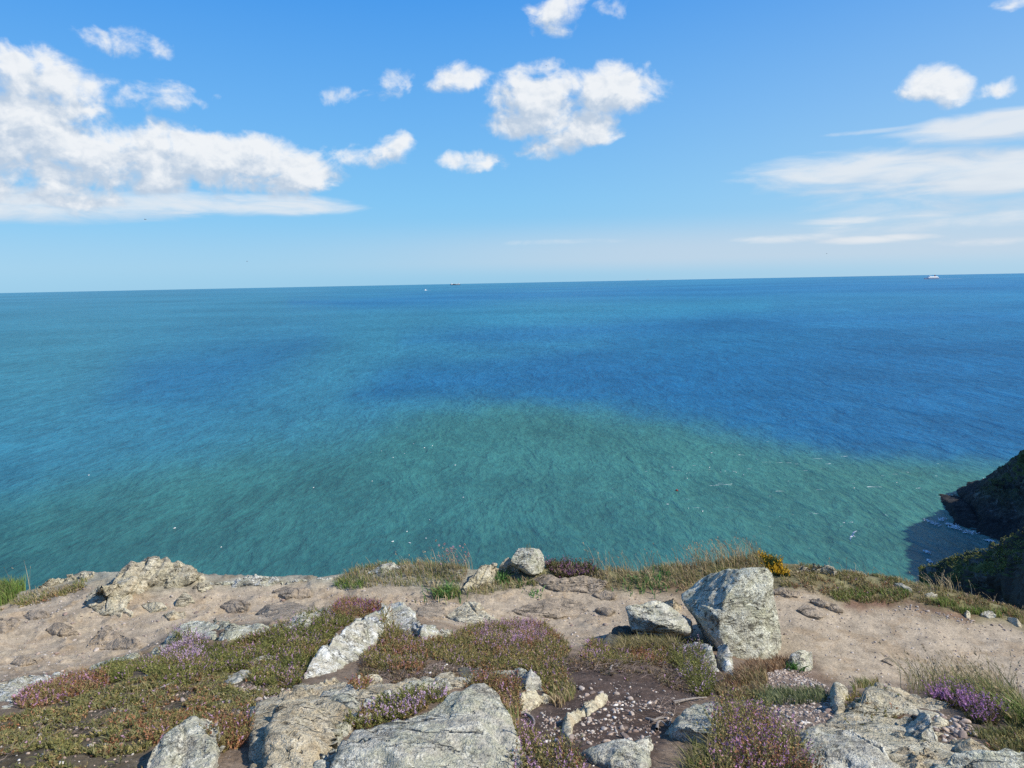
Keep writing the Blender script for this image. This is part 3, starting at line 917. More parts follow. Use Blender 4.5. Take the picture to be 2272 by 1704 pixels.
slab(Z4((410, 1480), (560, 1390), (720, 1360), (800, 1290), (900, 1210), (1040, 1130), (1300, 1180), (1480, 1260), (1420, 1330), (1500, 1480), (1700, 1560), (1800, 1600), (1400, 1750), (700, 1750)), .008,
     'low grey bedrock pavement under the lower right rocks', 'edge', name='bedrock', apex=[(*Z4((1000, 1440))[0], .012), (*Z4((1200, 1600))[0], .012)], smooth=1, strata=1.8, front=.8)
slab(Z1((1730, 1340), (1760, 1240), (1900, 1120), (2050, 1050)) + Z2((440, 1065), (480, 1090), (420, 1140), (300, 1170), (330, 1240), (230, 1250)), .08,
     'tan bedded slab under the long pale rock, upper left of the broad grey slab', 'tan', apex=[(*Z1((1960, 1160))[0], .09)], smooth=1, strata=1.6)
slab(Z2((310, 1180), (400, 1130), (540, 1120), (590, 1150), (600, 1230), (560, 1290), (440, 1310), (400, 1260), (340, 1240)), .09,
     'small rounded white streaked block between the tan slabs and the lilac heather', 'grey', smooth=1, strata=1.5)
slab(Z1((1700, 1660), (1740, 1480), (1740, 1340)) + Z2((60, 1250), (220, 1250), (320, 1260), (400, 1330), (430, 1400), (420, 1450), (370, 1560), (300, 1660), (250, 1760), (-60, 1800)), .10,
     'wide tan and ochre slab at the lower left of the broad grey slab', 'tan', apex=[(*Z2((180, 1420))[0], .12)], smooth=2, strata=1.4)
slab(Z2((600, 1270), (620, 1200), (760, 1165), (900, 1110), (1150, 1065), (1290, 1060), (1300, 1110), (1150, 1140), (900, 1165), (780, 1205), (660, 1290)), .10,
     'thin layered grey ledge behind the lilac heather strip', 'grey', smooth=1, strata=1.8)
slab(Z2((1290, 1060), (1430, 1020), (1600, 1010), (1720, 998), (1800, 1060), (1805, 1140), (1700, 1155), (1640, 1070), (1420, 1065), (1300, 1090)), .16,
     'grey block at the right end of the layered ledge, behind the short heather bush', 'grey', smooth=1, hs=[.06, .1, .12, .16, .16, .02, .0, .05, .04, .03])
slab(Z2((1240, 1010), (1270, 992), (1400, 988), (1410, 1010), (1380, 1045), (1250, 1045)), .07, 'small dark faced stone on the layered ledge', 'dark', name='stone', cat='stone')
slab(Z2((540, 1055), (600, 1043), (720, 1035), (742, 1080), (650, 1110), (560, 1090)), .05, 'flat pink grey stone under the long pale rock', 'cream', name='stone', cat='stone')
slab(Z2((920, 915), (960, 895), (1030, 893), (1010, 930), (945, 945)), .05, 'flat cream stone lying in heather right of the long pale rock', 'cream', name='stone', cat='stone')
slab(Z3((140, 1262), (150, 1165), (200, 1145), (300, 1160), (380, 1182), (345, 1225), (260, 1250), (215, 1292), (150, 1290)), .09, 'tan broken block beside the short heather bush', 'cream', smooth=1)
slab(Z3((430, 1340), (470, 1275), (540, 1262), (592, 1250), (598, 1312), (530, 1385), (490, 1462), (455, 1440), (438, 1400)), .08, 'upright cream stone in the dark peat, lower piece of a broken pair', 'cream', smooth=1, amp=.35)
slab(Z3((545, 1256), (620, 1200), (700, 1148), (742, 1170), (735, 1225), (670, 1270), (605, 1318), (592, 1270)), .08, 'long cream stone pointing up the slope, upper piece of a broken pair', 'cream', smooth=1, amp=.35)
slab(Z3((590, 1552), (740, 1515), (900, 1482), (1008, 1443), (1018, 1600), (965, 1670), (790, 1650), (640, 1600)), .12, 'triangular pale slab with fine cracks at the bottom edge', 'grey', smooth=1, hs=[.05, .08, .1, .13, .05, .02, .02, .02])
# right group
slab(Z4((438, 935), (475, 895), (522, 873), (602, 880), (606, 1000), (545, 1022), (470, 985)), .15, 'white wedge stone on the path edge right of the tall boulder', 'pale', name='stone', cat='stone', smooth=1, hs=[.08, .12, .16, .16, .01, .0, .02])
slab(Z4((735, 1115), (760, 1095), (792, 1095), (822, 1130), (812, 1230), (800, 1300), (782, 1365), (755, 1355), (768, 1230), (758, 1160)), .17,
     'thin upright flake of rock beside the gravel patch', 'edge', hs=[.15, .17, .17, .15, .08, .03, .0, .0, .06, .1], smooth=1)
slab(Z4((800, 1310), (830, 1260), (900, 1215), (960, 1145), (1040, 1118), (1200, 1148), (1380, 1200), (1560, 1255), (1540, 1290), (1400, 1262), (1280, 1250), (1200, 1290), (1150, 1330), (1060, 1390), (960, 1420), (860, 1360)), .10,
     'low grey bedrock ledge curving under the bright purple heather', 'edge', smooth=1, strata=1.6)
slab(Z4((1190, 1385), (1230, 1320), (1270, 1275), (1335, 1248), (1375, 1290), (1405, 1360), (1465, 1500), (1425, 1560), (1310, 1555), (1240, 1460)), .13,
     'pale greenish tilted block in the middle of the lower right rocks', 'grey', smooth=1, hs=[.05, .1, .14, .16, .14, .1, .03, .0, .0, .02])
slab(Z4((1075, 1462), (1120, 1420), (1180, 1398), (1238, 1458), (1300, 1542), (1200, 1532), (1120, 1500)), .10, 'smaller tilted block with a mossy crack, left of the pale greenish block', 'tan', smooth=1)
slab(Z4((405, 1480), (420, 1430), (550, 1395), (700, 1368), (850, 1383), (975, 1440), (1100, 1500), (1180, 1600), (1200, 1700), (700, 1760), (480, 1600)), .11,
     'large low lichened slab at the bottom right with a dark notch', 'grey', smooth=2, strata=1.6, apex=[(*Z4((800, 1500))[0], .12), (*Z4((560, 1460))[0], .1)])
slab(Z4((1120, 1520), (1300, 1560), (1450, 1582), (1400, 1640), (1300, 1720), (1180, 1740)), .06, 'tan bedded slab between the two low slabs at the bottom right', 'tan', smooth=1, strata=1.6)
slab(Z4((1390, 1660), (1440, 1600), (1520, 1572), (1800, 1565), (2080, 1580), (2200, 1700), (2100, 1850), (1300, 1850)), .12,
     'flat grey green slab in the bottom right corner', 'green', smooth=2, strata=1.5)
slab(Z4((1525, 1475), (1620, 1448), (1700, 1478), (1810, 1550), (1700, 1562), (1600, 1558)), .07, 'tan split stone above the corner slab', 'tan', smooth=1)
slab(Z4((1412, 1332), (1450, 1313), (1508, 1350), (1480, 1374), (1420, 1376)), .06, 'small orange tan stone below the bright purple heather', 'cream', name='stone', cat='stone')
# lower left
slab(Z1((930, 1680), (950, 1540), (1050, 1408), (1190, 1290), (1330, 1272), (1412, 1308), (1375, 1450), (1330, 1500), (1450, 1500), (1380, 1590), (1250, 1700)), .15,
     'rounded grey boulder in the lower left turf', 'grey', name='boulder', cat='boulder', smooth=2, hs=[.02, .06, .12, .17, .19, .17, .1, .05, .04, .02, .02], apex=[(*Z1((1200, 1420))[0], .19)])
slab(Z1((1420, 1035), (1530, 988), (1645, 972), (1610, 1040), (1500, 1068)), .05, 'flat grey stone in heather left of the long pale rock', 'grey', name='stone', cat='stone')
slab(Z1((1560, 930), (1680, 890), (1800, 880), (1740, 930), (1620, 960)), .04, 'flat grey stone showing through the green heather mat', 'grey', name='stone', cat='stone')
slab(Z1((-260, 1130), (-60, 1070), (60, 1010), (160, 995), (320, 1005), (470, 990), (380, 1050), (180, 1100), (110, 1180), (0, 1255), (-300, 1350)), .14,
     'white streaked slab at the left edge below the path', 'pale', smooth=2, strata=1.4)
slab(Z1((560, 975), (620, 930), (800, 890), (900, 880), (880, 920), (780, 930), (640, 985)), .07, 'thin pale green ledge along the path edge at left', 'green', smooth=1)
slab(Z1((900, 960), (930, 880), (1060, 800), (1200, 695), (1330, 655), (1420, 690), (1400, 780), (1280, 790), (1180, 800), (1100, 860), (990, 950)), .15,
     'long pale lichened ledge left of centre, with lilac heather growing over it', 'green', smooth=1, strata=1.7)
slab(Z1((1380, 665), (1500, 668), (1650, 690), (1850, 678), (1950, 700), (1700, 742), (1560, 780), (1420, 790)), .12,
     'right part of the long pale ledge, between the path and the green heather', 'green', smooth=1, strata=1.7)
slab(Z1((1860, 680), (1900, 640), (1990, 598), (2060, 602), (2060, 660), (1990, 700), (1900, 712)), .13, 'white blocky stone at the top of the green heather mat', 'pale', smooth=1)
slab(Z2((300, 625), (345, 588), (410, 598), (440, 640), (370, 665), (310, 660)), .11, 'grey rounded stone beside the rusty heather at the path edge', 'grey', name='stone', cat='stone')
# path rocks
slab(Z2((1168, 650), (1225, 598), (1320, 556), (1392, 568), (1432, 640), (1535, 700), (1380, 715), (1290, 692)), .10, 'pale orange stained rock at the near edge of the path', 'cream', smooth=1, hs=[.03, .08, .13, .12, .09, .02, 0, 0])
slab(Z2((570, 555), (575, 535), (602, 527), (618, 548), (600, 565)), .08, 'small white stone behind the rusty heather', 'pale', name='stone', cat='stone')
slab(Z2((690, 565), (735, 553), (778, 570), (775, 588), (705, 585)), .07, 'flat white stone just left of the rounded peak of the pale rock', 'pale', name='stone', cat='stone')
slab(Z3((95, 612), (230, 558), (400, 518), (560, 543), (628, 608), (520, 640), (410, 668), (300, 642), (240, 662)), .055, 'flat dusty slab sunk in the middle of the path', 'dusty', hs=[.05, .05, .04, .03, .02, .03, .05, .05, .06], smooth=2, strata=.3, amp=.4)
slab(Z2((960, 640), (980, 590), (1090, 555), (1150, 575), (1180, 640), (1100, 665), (1000, 672)), .05, 'low dusty rock behind the rounded peak of the pale rock', 'dusty', smooth=2, strata=.5, amp=.6)
slab(Z1((1645, 612), (1700, 562), (1900, 535), (2060, 585), (1900, 655), (1740, 662)), .09, 'dusty pinkish slab on the left path with a dark crack under it', 'dusty', hs=[.06, .08, .07, .04, .02, .09], smooth=2, strata=.5, amp=.6)
slab(Z1((550, 828), (610, 738), (700, 700), (800, 750), (900, 800), (905, 835), (700, 845)), .09, 'low tan ledge in the middle of the left path', 'dusty', smooth=1, strata=1.3)
slab(Z1((540, 540), (600, 470), (760, 440), (850, 480), (800, 560), (780, 620), (620, 600)), .07, 'flat bedrock patch on the left path below the cliff edge outcrop', 'edge', smooth=2, strata=1.2)
slab(Z1((-100, 730), (-60, 650), (110, 650), (108, 700), (30, 740)), .08, 'flat tan rock on the path at the left edge', 'dusty', smooth=2)
slab(Z1((760, 610), (800, 570), (860, 600), (850, 625)), .06, 'small tan stone standing on the left path', 'cream', name='stone', cat='stone')
slab(Z1((1130, 560), (1150, 510), (1190, 470), (1240, 500), (1260, 550), (1180, 560)), .09, 'grey stone with a dark hollow on the left path', 'edge', name='stone', cat='stone', smooth=1)
slab(Z4((340, 480), (420, 462), (530, 485), (520, 522), (420, 515), (350, 500)), .05, 'tan flat rock on the path just right of the tall boulder', 'dusty', smooth=1)
slab(Z4((590, 545), (640, 528), (740, 560), (815, 618), (740, 600), (640, 570)), .05, 'thin tan ledge on the right path under the turf', 'dusty', smooth=1)
slab(Z4((500, 600), (550, 560), (640, 600), (700, 640), (650, 665), (560, 640)), .04, 'low dusty rock on the right path with a dark crack', 'dusty', hs=[.02, .02, .03, .02, .045, .04], smooth=2, amp=.6)
slab(Z4((1060, 935), (1120, 905), (1160, 950), (1150, 980)), .025, 'small orange rock poking through the right path', 'dusty', name='stone', cat='stone')
slab(Z4((1720, 635), (1745, 612), (1800, 612), (1832, 642), (1780, 655)), .07, 'bright white stone beyond the right path', 'pale', name='stone', cat='stone')
slab(Z4((1610, 625), (1630, 606), (1662, 620), (1660, 655), (1630, 655)), .06, 'tan stone in red soil at the far side of the right path', 'cream', name='stone', cat='stone')
slab(Z4((1895, 662), (1910, 645), (1965, 658), (2005, 712), (1975, 716), (1930, 690)), .09, 'tan stone with a dark underside at the right end of the path', 'cream', name='stone', cat='stone')
for pts_, h_, lb_, mt_ in (
        (Z1((300, 720), (360, 680), (470, 690), (500, 730), (400, 760)), .045, 'low dusty rock in the middle of the left path, nearest the turf edge', 'dusty'),
        (Z1((60, 930), (120, 890), (240, 900), (250, 930), (130, 950)), .04, 'dusty flat rock low on the left path near the frame edge', 'dusty'),
        (Z1((900, 560), (960, 530), (1050, 545), (1080, 580), (960, 600)), .045, 'pale flat rock on the left path right of the bedrock patch', 'edge'),
        (Z1((1060, 620), (1120, 590), (1200, 600), (1190, 640), (1100, 650)), .05, 'mossy topped stone in the left path', 'tan'),
        (Z1((1420, 560), (1500, 530), (1620, 540), (1600, 600), (1480, 610)), .04, 'flat tan rock on the path left of the dusty pinkish slab', 'dusty'),
        (Z1((1760, 470), (1850, 440), (2000, 455), (2010, 500), (1850, 510)), .045, 'tan ledge on the path behind the dusty pinkish slab', 'dusty'),
        (Z1((1250, 450), (1280, 415), (1360, 420), (1370, 450), (1300, 470)), .06, 'small grey rock at the right foot of the weathered outcrop', 'edge'),
        (Z1((560, 500), (620, 450), (700, 460), (720, 500), (640, 530)), .05, 'small tilted rock above the flat bedrock patch', 'edge'),
        (Z1((140, 620), (200, 590), (300, 600), (310, 640), (200, 650)), .03, 'thin dusty rock on the left path below the edge turf', 'dusty'),
        (Z3((640, 500), (720, 470), (800, 500), (790, 530), (700, 535)), .04, 'small tan rock beyond the sunken slab', 'dusty'),
        (Z3((660, 610), (740, 590), (800, 620), (740, 640)), .03, 'small flat rock between the sunken slab and the wedge boulder', 'dusty')):
    slab(pts_, h_, lb_, mt_, smooth=1, strata=1.3)
# cliff edge rocks
E1 = edge_y(np.array([at_z([Z1((1000, 420))[0]], -3.05)[0][0]]))[0]
hull(zc(Z1, [(690, 445, None), (742, 372, E1 - .40), (830, 300, E1 - .15), (920, 262, E1 - .10), (1000, 272, E1 - .08), (1080, 268, E1 - .06), (1180, 292, E1 - .06), (1285, 350, E1 - .10),
             (1335, 405, None), (1280, 440, None), (1100, 470, None), (900, 480, None), (760, 470, None), (1000, 420, E1 + .3), (1280, 440, E1 + .2), (800, 440, E1 + .1)]),
     'big weathered outcrop on the cliff edge at left', 'edge', name='outcrop', cat='outcrop', amp=1.3, strata=1.8, smooth=1,
     more=(zc(Z1, [(560, 540, None), (640, 440, E1 - .75), (860, 390, E1 - .45), (1010, 450, None), (980, 500, None), (840, 540, None), (700, 580, None), (800, 500, E1 - .1)]),
           zc(Z1, [(1060, 370, E1 - .25), (1180, 330, E1 - .18), (1290, 380, E1 - .2), (1260, 455, None), (1110, 480, None), (1200, 430, E1)])))
slab(Z1((240, 440), (320, 382), (470, 352), (500, 372), (420, 400), (300, 430)), .14, 'low pale rock on the lip left of the weathered outcrop', 'edge', smooth=1)
slab(Z1((505, 378), (545, 345), (600, 327), (655, 350), (600, 372), (540, 395)), .14, 'rounded pale rock touching the left foot of the weathered outcrop', 'edge', smooth=1)
slab(Z1((1335, 410), (1500, 395), (1640, 370), (1760, 366), (1810, 398), (1700, 428), (1560, 420), (1400, 425)), .10, 'long low pale ledge on the lip right of the weathered outcrop', 'pale', smooth=1, strata=1.5)
slab(Z1((1810, 402), (1950, 388), (2100, 385)) + Z2((380, 355), (440, 368), (525, 380), (420, 398), (240, 402), (40, 420)), .08, 'thin pale ledge on the lip ending at a tuft of grass', 'pale', smooth=1, strata=1.5)
slab(Z2((628, 375), (700, 330), (742, 298), (820, 292), (872, 318), (858, 338), (740, 355)), .12, 'bright white stone on the cliff edge left of the dry grasses', 'pale', name='stone', cat='stone', smooth=1)
slab(Z2((1262, 490), (1318, 392), (1400, 320), (1482, 292), (1505, 350), (1482, 430), (1400, 455), (1310, 500)), .26, 'grey foliated rock with ferny grass at its foot near the cliff edge', 'edge', smooth=1, strata=1.8, amp=1.2)
slab(Z2((1528, 302), (1580, 263), (1650, 290), (1680, 320), (1620, 340), (1560, 325)), .14, 'low grey rock against the left side of the two toned edge rock', 'edge', smooth=1)
E0 = edge_y(np.array([at_z([Z3((200, 380))[0]], -3.05)[0][0]]))[0] - .12
hull(zc(Z3, [(95, 285, E0 + .02), (112, 240, E0 + .1), (152, 208, E0 + .22), (215, 197, E0 + .26), (285, 202, E0 + .2), (312, 232, E0 + .16), (322, 300, E0 + .14), (305, 362, E0 + .04),
             (240, 375, E0 - .04), (200, 330, E0 - .04), (248, 232, E0 + .03), (180, 300, E0 + .0), (120, 320, E0 + .1), (300, 350, E0 + .4), (150, 330, E0 + .4)]),
     'two toned block standing on the cliff edge, dark lichen on top and pale right face', 'grey', name='boulder', amp=.7)
slab(Z3((240, 400), (300, 372), (385, 372), (390, 392), (560, 372), (640, 380), (740, 420), (700, 470), (640, 500), (540, 475), (440, 485), (380, 470), (320, 440)), .06, 'broad dusty bedrock shelf below the dark purple heather', 'dusty', smooth=2, strata=1.2)
slab(Z4((478, 355), (548, 300), (612, 288), (700, 308), (762, 342), (755, 358), (600, 345)), .14, 'whitish rock on the cliff edge right of the yellow gorse', 'edge', smooth=1)
slab(Z4((1140, 425), (1190, 418), (1272, 470), (1262, 482), (1200, 455)), .06, 'long pale stone at the lip above the cove', 'pale', name='stone', cat='stone')
slab(Z4((1345, 498), (1400, 490), (1442, 502), (1420, 516), (1360, 514)), .05, 'flat pale stone among the grasses at the lip above the cove', 'pale', name='stone', cat='stone')

# one BVH for everything hard, used to stand plants and pebbles on
_v, _fc, _o = [], [], 0
bpy.context.view_layer.update()
for o in ROCKS:
    co = get_co(o.data) + np.array(o.location)
    _v.extend(map(tuple, co))
    for p in o.data.polygons:
        _fc.append(tuple(i + _o for i in p.vertices))
    _o += len(co)
BVH = BVHTree.FromPolygons(_v, _fc)
print('rocks', len(ROCKS), 'faces', len(_fc))
del _v, _fc


def surface(xy):
    """height of ground or rock under each point, and whether it is rock"""
    z = height(xy[:, 0], xy[:, 1])
    rk = np.zeros(len(xy), bool)
    D = Vector((0, 0, -1))
    for i, (x, y) in enumerate(xy):
        h_ = BVH.ray_cast((x, y, z[i] + 1.2), D, 1.3)
        if h_[0] is not None and h_[0].z > z[i] + .004:
            z[i] = h_[0].z; rk[i] = True
    return z, rk


def scatter(poly, spacing, on_rock=0.12, ragged=6.0, limit=20000, thin=0.0):
    """points spread over the ground inside a region traced in the picture"""
    poly = np.array(poly, float)
    g3 = ground_hit(poly, .02)
    nl = g3[:, 1] > edge_y(g3[:, 0]) - .07
    g3[nl, 1] += .22
    x0, y0 = g3[:, 0].min(), g3[:, 1].min(); x1, y1 = g3[:, 0].max(), g3[:, 1].max()
    n = int(min((x1 - x0) * (y1 - y0) / spacing ** 2, limit * 4))
    xy = RNG.uniform((x0, y0), (x1, y1), (n, 2))
    s = sdist(xy, g3[:, :2])
    s = s + ragged * .004 * fbm(P3(xy[:, 0] * 9, xy[:, 1] * 9), 3)
    ok = s < 0
    if thin > 0:
        ok &= fbm(P3(xy[:, 0] * 6 + 5, xy[:, 1] * 6), 3) > (thin - .5)
    xy = xy[ok]
    z, rk = surface(xy)
    keep = (~rk) | (RNG.random(len(xy)) < on_rock)
    return np.concatenate([xy, z[:, None]], 1)[keep]


# ------------------------------------------------------------------ heather
def sprigs(P, hmean, pal, fl=0.0, flcol=(.42, .20, .38), leaves=13, spread=.55, leaf=.011, clump=5.0):
    """upright leafy shoots: a thin stem and many short leaves; a share end in a flower spike"""
    n = len(P)
    hgt = hmean * RNG.uniform(.45, 1.35, n) * (1 + .45 * fbm(P * np.array([clump, clump, 0]), 2))
    hgt = np.clip(hgt, hmean * .3, hmean * 2.2)
    ax = RNG.normal(0, spread, (n, 3)); ax[:, 2] = 1
    ax /= np.linalg.norm(ax, axis=1)[:, None]
    cn = fbm(P * np.array([4, 4, 0]) + 3, 3) * 1.3 + RNG.normal(0, .35, n)
    idx = np.clip(((cn + 1) / 2 * len(pal)).astype(int), 0, len(pal) - 1)
    base = np.array(pal)[idx] * RNG.uniform(.75, 1.25, (n, 1))
    fln = fbm(P * np.array([5, 5, 0]) + 11, 3)
    isf = (RNG.random(n) < np.clip(fl * (1 + 1.8 * fln), 0, 1))
    L = leaves
    t = (np.arange(L) + .5) / L
    T = t[None, :] * np.ones((n, 1)) + RNG.uniform(-.05, .05, (n, L))
    pos = P[:, None] + ax[:, None] * (hgt[:, None] * T)[..., None]
    th = RNG.uniform(0, 2 * np.pi, (n, L))
    out = np.stack([np.cos(th), np.sin(th), np.zeros_like(th)], -1)
    ld = out * .75 + ax[:, None] * RNG.uniform(.35, .9, (n, L, 1))
    ls = leaf * RNG.uniform(.7, 1.4, (n, L, 1)) * (1.15 - .45 * T[..., None])
    side = np.cross(ld, RNG.normal(size=(n, L, 3))); side /= np.linalg.norm(side, axis=-1, keepdims=True) + 1e-9
    a = pos - side * ls * .30; b = pos + side * ls * .30; c = pos + ld * ls
    v = np.stack([a, b, c], 2).reshape(-1, 3)
    col = np.broadcast_to(base[:, None], (n, L, 3)).copy()
    col *= RNG.uniform(.7, 1.3, (n, L, 1))
    flm = isf[:, None] & (T > .45)
    fc = np.array(flcol) * RNG.uniform(.7, 1.25, (n, L, 1))
    col = np.where(flm[..., None], fc, col)
    col = np.repeat(col.reshape(-1, 3), 3, 0)
    f = np.arange(len(v)).reshape(-1, 3)
    # stems
    sw = .0012
    r1 = np.cross(ax, RNG.normal(size=(n, 3))); r1 /= np.linalg.norm(r1, axis=1)[:, None]
    s0 = P - r1 * sw; s1 = P + r1 * sw; s2 = P + ax * hgt[:, None]
    s0[:, 2] -= .01; s1[:, 2] -= .01
    sv = np.stack([s0, s1, s2], 1).reshape(-1, 3)
    sc = np.repeat(np.tile([[.12, .085, .06]], (n, 1)), 3, 0)
    return np.concatenate([v, sv]), np.concatenate([f, np.arange(len(sv)).reshape(-1, 3) + len(v)]), np.concatenate([col, sc])


TRI = [0]


def plant_obj(name, parts, mat, label, cat, kind=None, group=None):
    vs, fs, cs, o_ = [], [], [], 0
    for v, f, c in parts:
        if len(v) == 0: continue
        vs.append(v); fs.append(f + o_); cs.append(c); o_ += len(v)
    v = np.concatenate(vs); f = np.concatenate(fs); c = np.clip(np.concatenate(cs), .005, .85)
    TRI[0] += len(f)
    ctr = v.mean(0); ctr[2] = v[:, 2].min()
    me = mesh_np(name, v - ctr, f, c)
    o = link(name, me, None, MAT[mat])
    o.location = ctr.tolist()
    return tag(o, label, cat, group, kind)


GRN = [(.075, .085, .022), (.11, .115, .03), (.15, .145, .045), (.095, .10, .028), (.17, .12, .05)]
OLV = [(.12, .11, .035), (.16, .145, .05), (.20, .15, .065), (.10, .10, .035), (.20, .10, .05)]
RST = [(.20, .10, .045), (.17, .075, .04), (.12, .10, .035), (.16, .13, .05), (.24, .14, .08)]
BRN = [(.20, .14, .085), (.27, .18, .11), (.15, .11, .07), (.24, .19, .09), (.12, .11, .06)]
DRK = [(.08, .09, .03), (.11, .12, .035), (.14, .10, .05), (.15, .13, .05)]
GRN, OLV, RST = [[tuple(v * 1.8 for v in c_) for c_ in L_] for L_ in (GRN, OLV, RST)]
MIXR = None
PNK, PUR, LIL = (.56, .34, .48), (.44, .20, .42), (.60, .42, .58)


def heather(poly, label, pal, h=.05, fl=.15, flcol=PNK, sp=.0125, on_rock=.15, leaf=.011, thin=0.0, more=None, spread=.55, leaves=13, name='heather'):
    P = scatter(poly, sp, on_rock, thin=thin)
    parts = [sprigs(P, h, pal, fl, flcol, leaf=leaf, spread=spread, leaves=leaves)]
    for q in more or ():
        P2 = scatter(q['poly'], q.get('sp', sp), q.get('on_rock', .5))
        parts.append(sprigs(P2, q.get('h', h), q.get('pal', pal), q.get('fl', .5), q.get('flcol', flcol), leaf=leaf, spread=spread))
    return plant_obj(name, parts, 'leaf', label, 'heather')


heather(Z1((880, 965), (960, 900), (1100, 860), (1330, 840), (1500, 800), (1700, 745), (1850, 680), (2000, 640), (2130, 590)) + Z2((250, 640), (420, 640), (560, 660), (450, 735), (340, 855), (250, 955), (200, 1075), (60, 1105), (0, 1060)) +
        Z1((1900, 1085), (1650, 1060), (1600, 960), (1400, 985), (1200, 1060), (1000, 1040)),
        'wide green heather mat with a few pink flowers, left of the long pale rock', GRN, .055, .10, PNK, sp=.0115, on_rock=.12)
heather(Z1((1050, 930), (1080, 860), (1140, 790), (1250, 770), (1340, 810), (1300, 900), (1180, 950)),
        'tall lilac flowered heather spikes on the pale ledge left of centre', GRN, .085, .5, LIL, sp=.014, on_rock=.8, spread=.3)
heather(Z2((410, 640), (440, 575), (500, 545), (600, 555), (700, 570), (742, 600), (620, 640), (540, 665)), 'rusty red and green heather at the top of the mat, against the path', RST, .07, .18, PUR, sp=.0125, on_rock=.3)
heather(Z2((740, 830), (735, 700), (820, 745), (930, 790), (1000, 815), (1200, 790), (1300, 725), (1500, 700), (1700, 695), (1797, 715)) + Z3((110, 700), (330, 700), (405, 785), (490, 860), (440, 930), (470, 1050), (490, 1150), (350, 1165), (315, 1060), (230, 1000), (0, 1000)) +
        Z2((1400, 985), (1200, 960), (1050, 900), (1000, 1000), (800, 1015), (620, 960), (640, 880)),
        'broad olive and rust heather mat in the centre of the mound', OLV, .055, .08, PNK, sp=.0125, on_rock=.1)
heather(Z2((1380, 790), (1430, 730), (1560, 690), (1700, 690), (1797, 700)) + Z3((330, 700), (390, 760), (330, 830), (150, 860), (0, 850)) + Z2((1500, 850)),
        'pink flowering heather along the path in the centre', OLV, .075, .38, PNK, sp=.0135, spread=.35)
heather(Z3((560, 905), (600, 850), (650, 815), (760, 870), (900, 870), (1050, 860), (1200, 890), (1180, 960), (1000, 960), (850, 950), (650, 960)),
        'low green heather strip in front of the dark stones', OLV, .05, .12, PNK, sp=.013)
heather(Z3((1180, 905), (1230, 870), (1340, 885), (1400, 960), (1440, 1060), (1430, 1160), (1340, 1185), (1290, 1090), (1210, 1000)),
        'bushy dark green heather over the white angular rock', GRN, .10, .14, LIL, sp=.0125, on_rock=.6)
heather(Z2((490, 1402), (560, 1340), (640, 1290), (750, 1222), (900, 1180), (1060, 1140), (1190, 1150), (1180, 1180), (1000, 1262), (850, 1312), (650, 1365)),
        'narrow green heather strip with lilac flowers behind the broad grey slab', GRN, .055, .28, LIL, sp=.0115, on_rock=.9)
heather(Z2((1300, 1112), (1360, 1065), (1440, 1040), (1600, 1055), (1665, 1130), (1660, 1300), (1590, 1340), (1545, 1235), (1480, 1155), (1420, 1118)),
        'short rusty heather bush at the right shoulder of the broad grey slab', RST, .085, .08, PNK, sp=.0125, on_rock=.6)
heather(Z2((1600, 1660), (1640, 1560), (1640, 1440), (1700, 1380)) + Z3((210, 1380), (290, 1500), (420, 1540), (560, 1560), (580, 1720), (100, 1760), (170, 1600)),
        'pale pink heather at the bottom, right of the broad grey slab', OLV, .08, .30, PNK, sp=.012, on_rock=.3, spread=.35)
heather(Z4((-40, 1600), (-60, 1420), (60, 1380), (150, 1300), (230, 1290), (310, 1370), (420, 1470), (540, 1580), (620, 1720), (-120, 1760)),
        'tall bright pink heather clump at the bottom right', OLV, .12, .19, (.50, .26, .42), sp=.0125, on_rock=.6, spread=.34, leaves=16)
heather(Z4((1380, 1190), (1460, 1150), (1560, 1150), (1650, 1235), (1720, 1265), (1860, 1325), (1800, 1375), (1690, 1335), (1590, 1255), (1480, 1210)),
        'vivid purple heather in front of the right path', DRK, .09, .6, (.50, .25, .47), sp=.0125, on_rock=.8, spread=.4)
heather(Z3((318, 345), (350, 305), (420, 290), (560, 292), (612, 340), (700, 388), (600, 380), (500, 385), (400, 395)),
        'dark purple heather clump on the cliff edge beside the two toned block', DRK, .09, .4, (.34, .17, .27), sp=.017, on_rock=.6, leaf=.017)
heather(Z1((85, 1180), (200, 1100), (350, 1050), (500, 1005), (640, 1000), (710, 1050), (520, 1130), (350, 1180), (180, 1225)),
        'pink heather strip at the left edge below the path', RST, .05,   .20, (.54, .30, .44), sp=.0125, on_rock=.5)
heather(Z1((600, 1010), (680, 950), (780, 925), (885, 935), (830, 1020), (720, 1050)), 'small bright green heather cushion at the left path edge', GRN, .05, .03, sp=.0115, on_rock=.3)
heather(Z1((940, 1400), (1020, 1330), (1120, 1290), (1230, 1270), (1160, 1320), (1050, 1410), (1000, 1450)), 'rust coloured heather on the left of the rounded grey boulder', RST, .045, .04, sp=.0115)
heather(Z1((1330, 1270), (1450, 1260), (1560, 1290), (1630, 1340), (1570, 1440), (1420, 1500), (1330, 1495), (1380, 1430), (1415, 1310)), 'rusty heather tuft on the right of the rounded grey boulder', RST, .055, .10, PNK, sp=.0115, on_rock=.3)
heather(Z2((520, 1110), (560, 1090), (650, 1070), (675, 1120), (600, 1185), (540, 1150)), 'tiny heather tuft in the cleft below the long pale rock', RST, .045, .12, sp=.0115, on_rock=.8)
heather(Z2((740, 870), (735, 740), (790, 690), (830, 740), (940, 800), (880, 850)), 'sparse heather leaning on the hollow of the long pale rock', OLV, .075, .12, PNK, sp=.014, on_rock=.6)
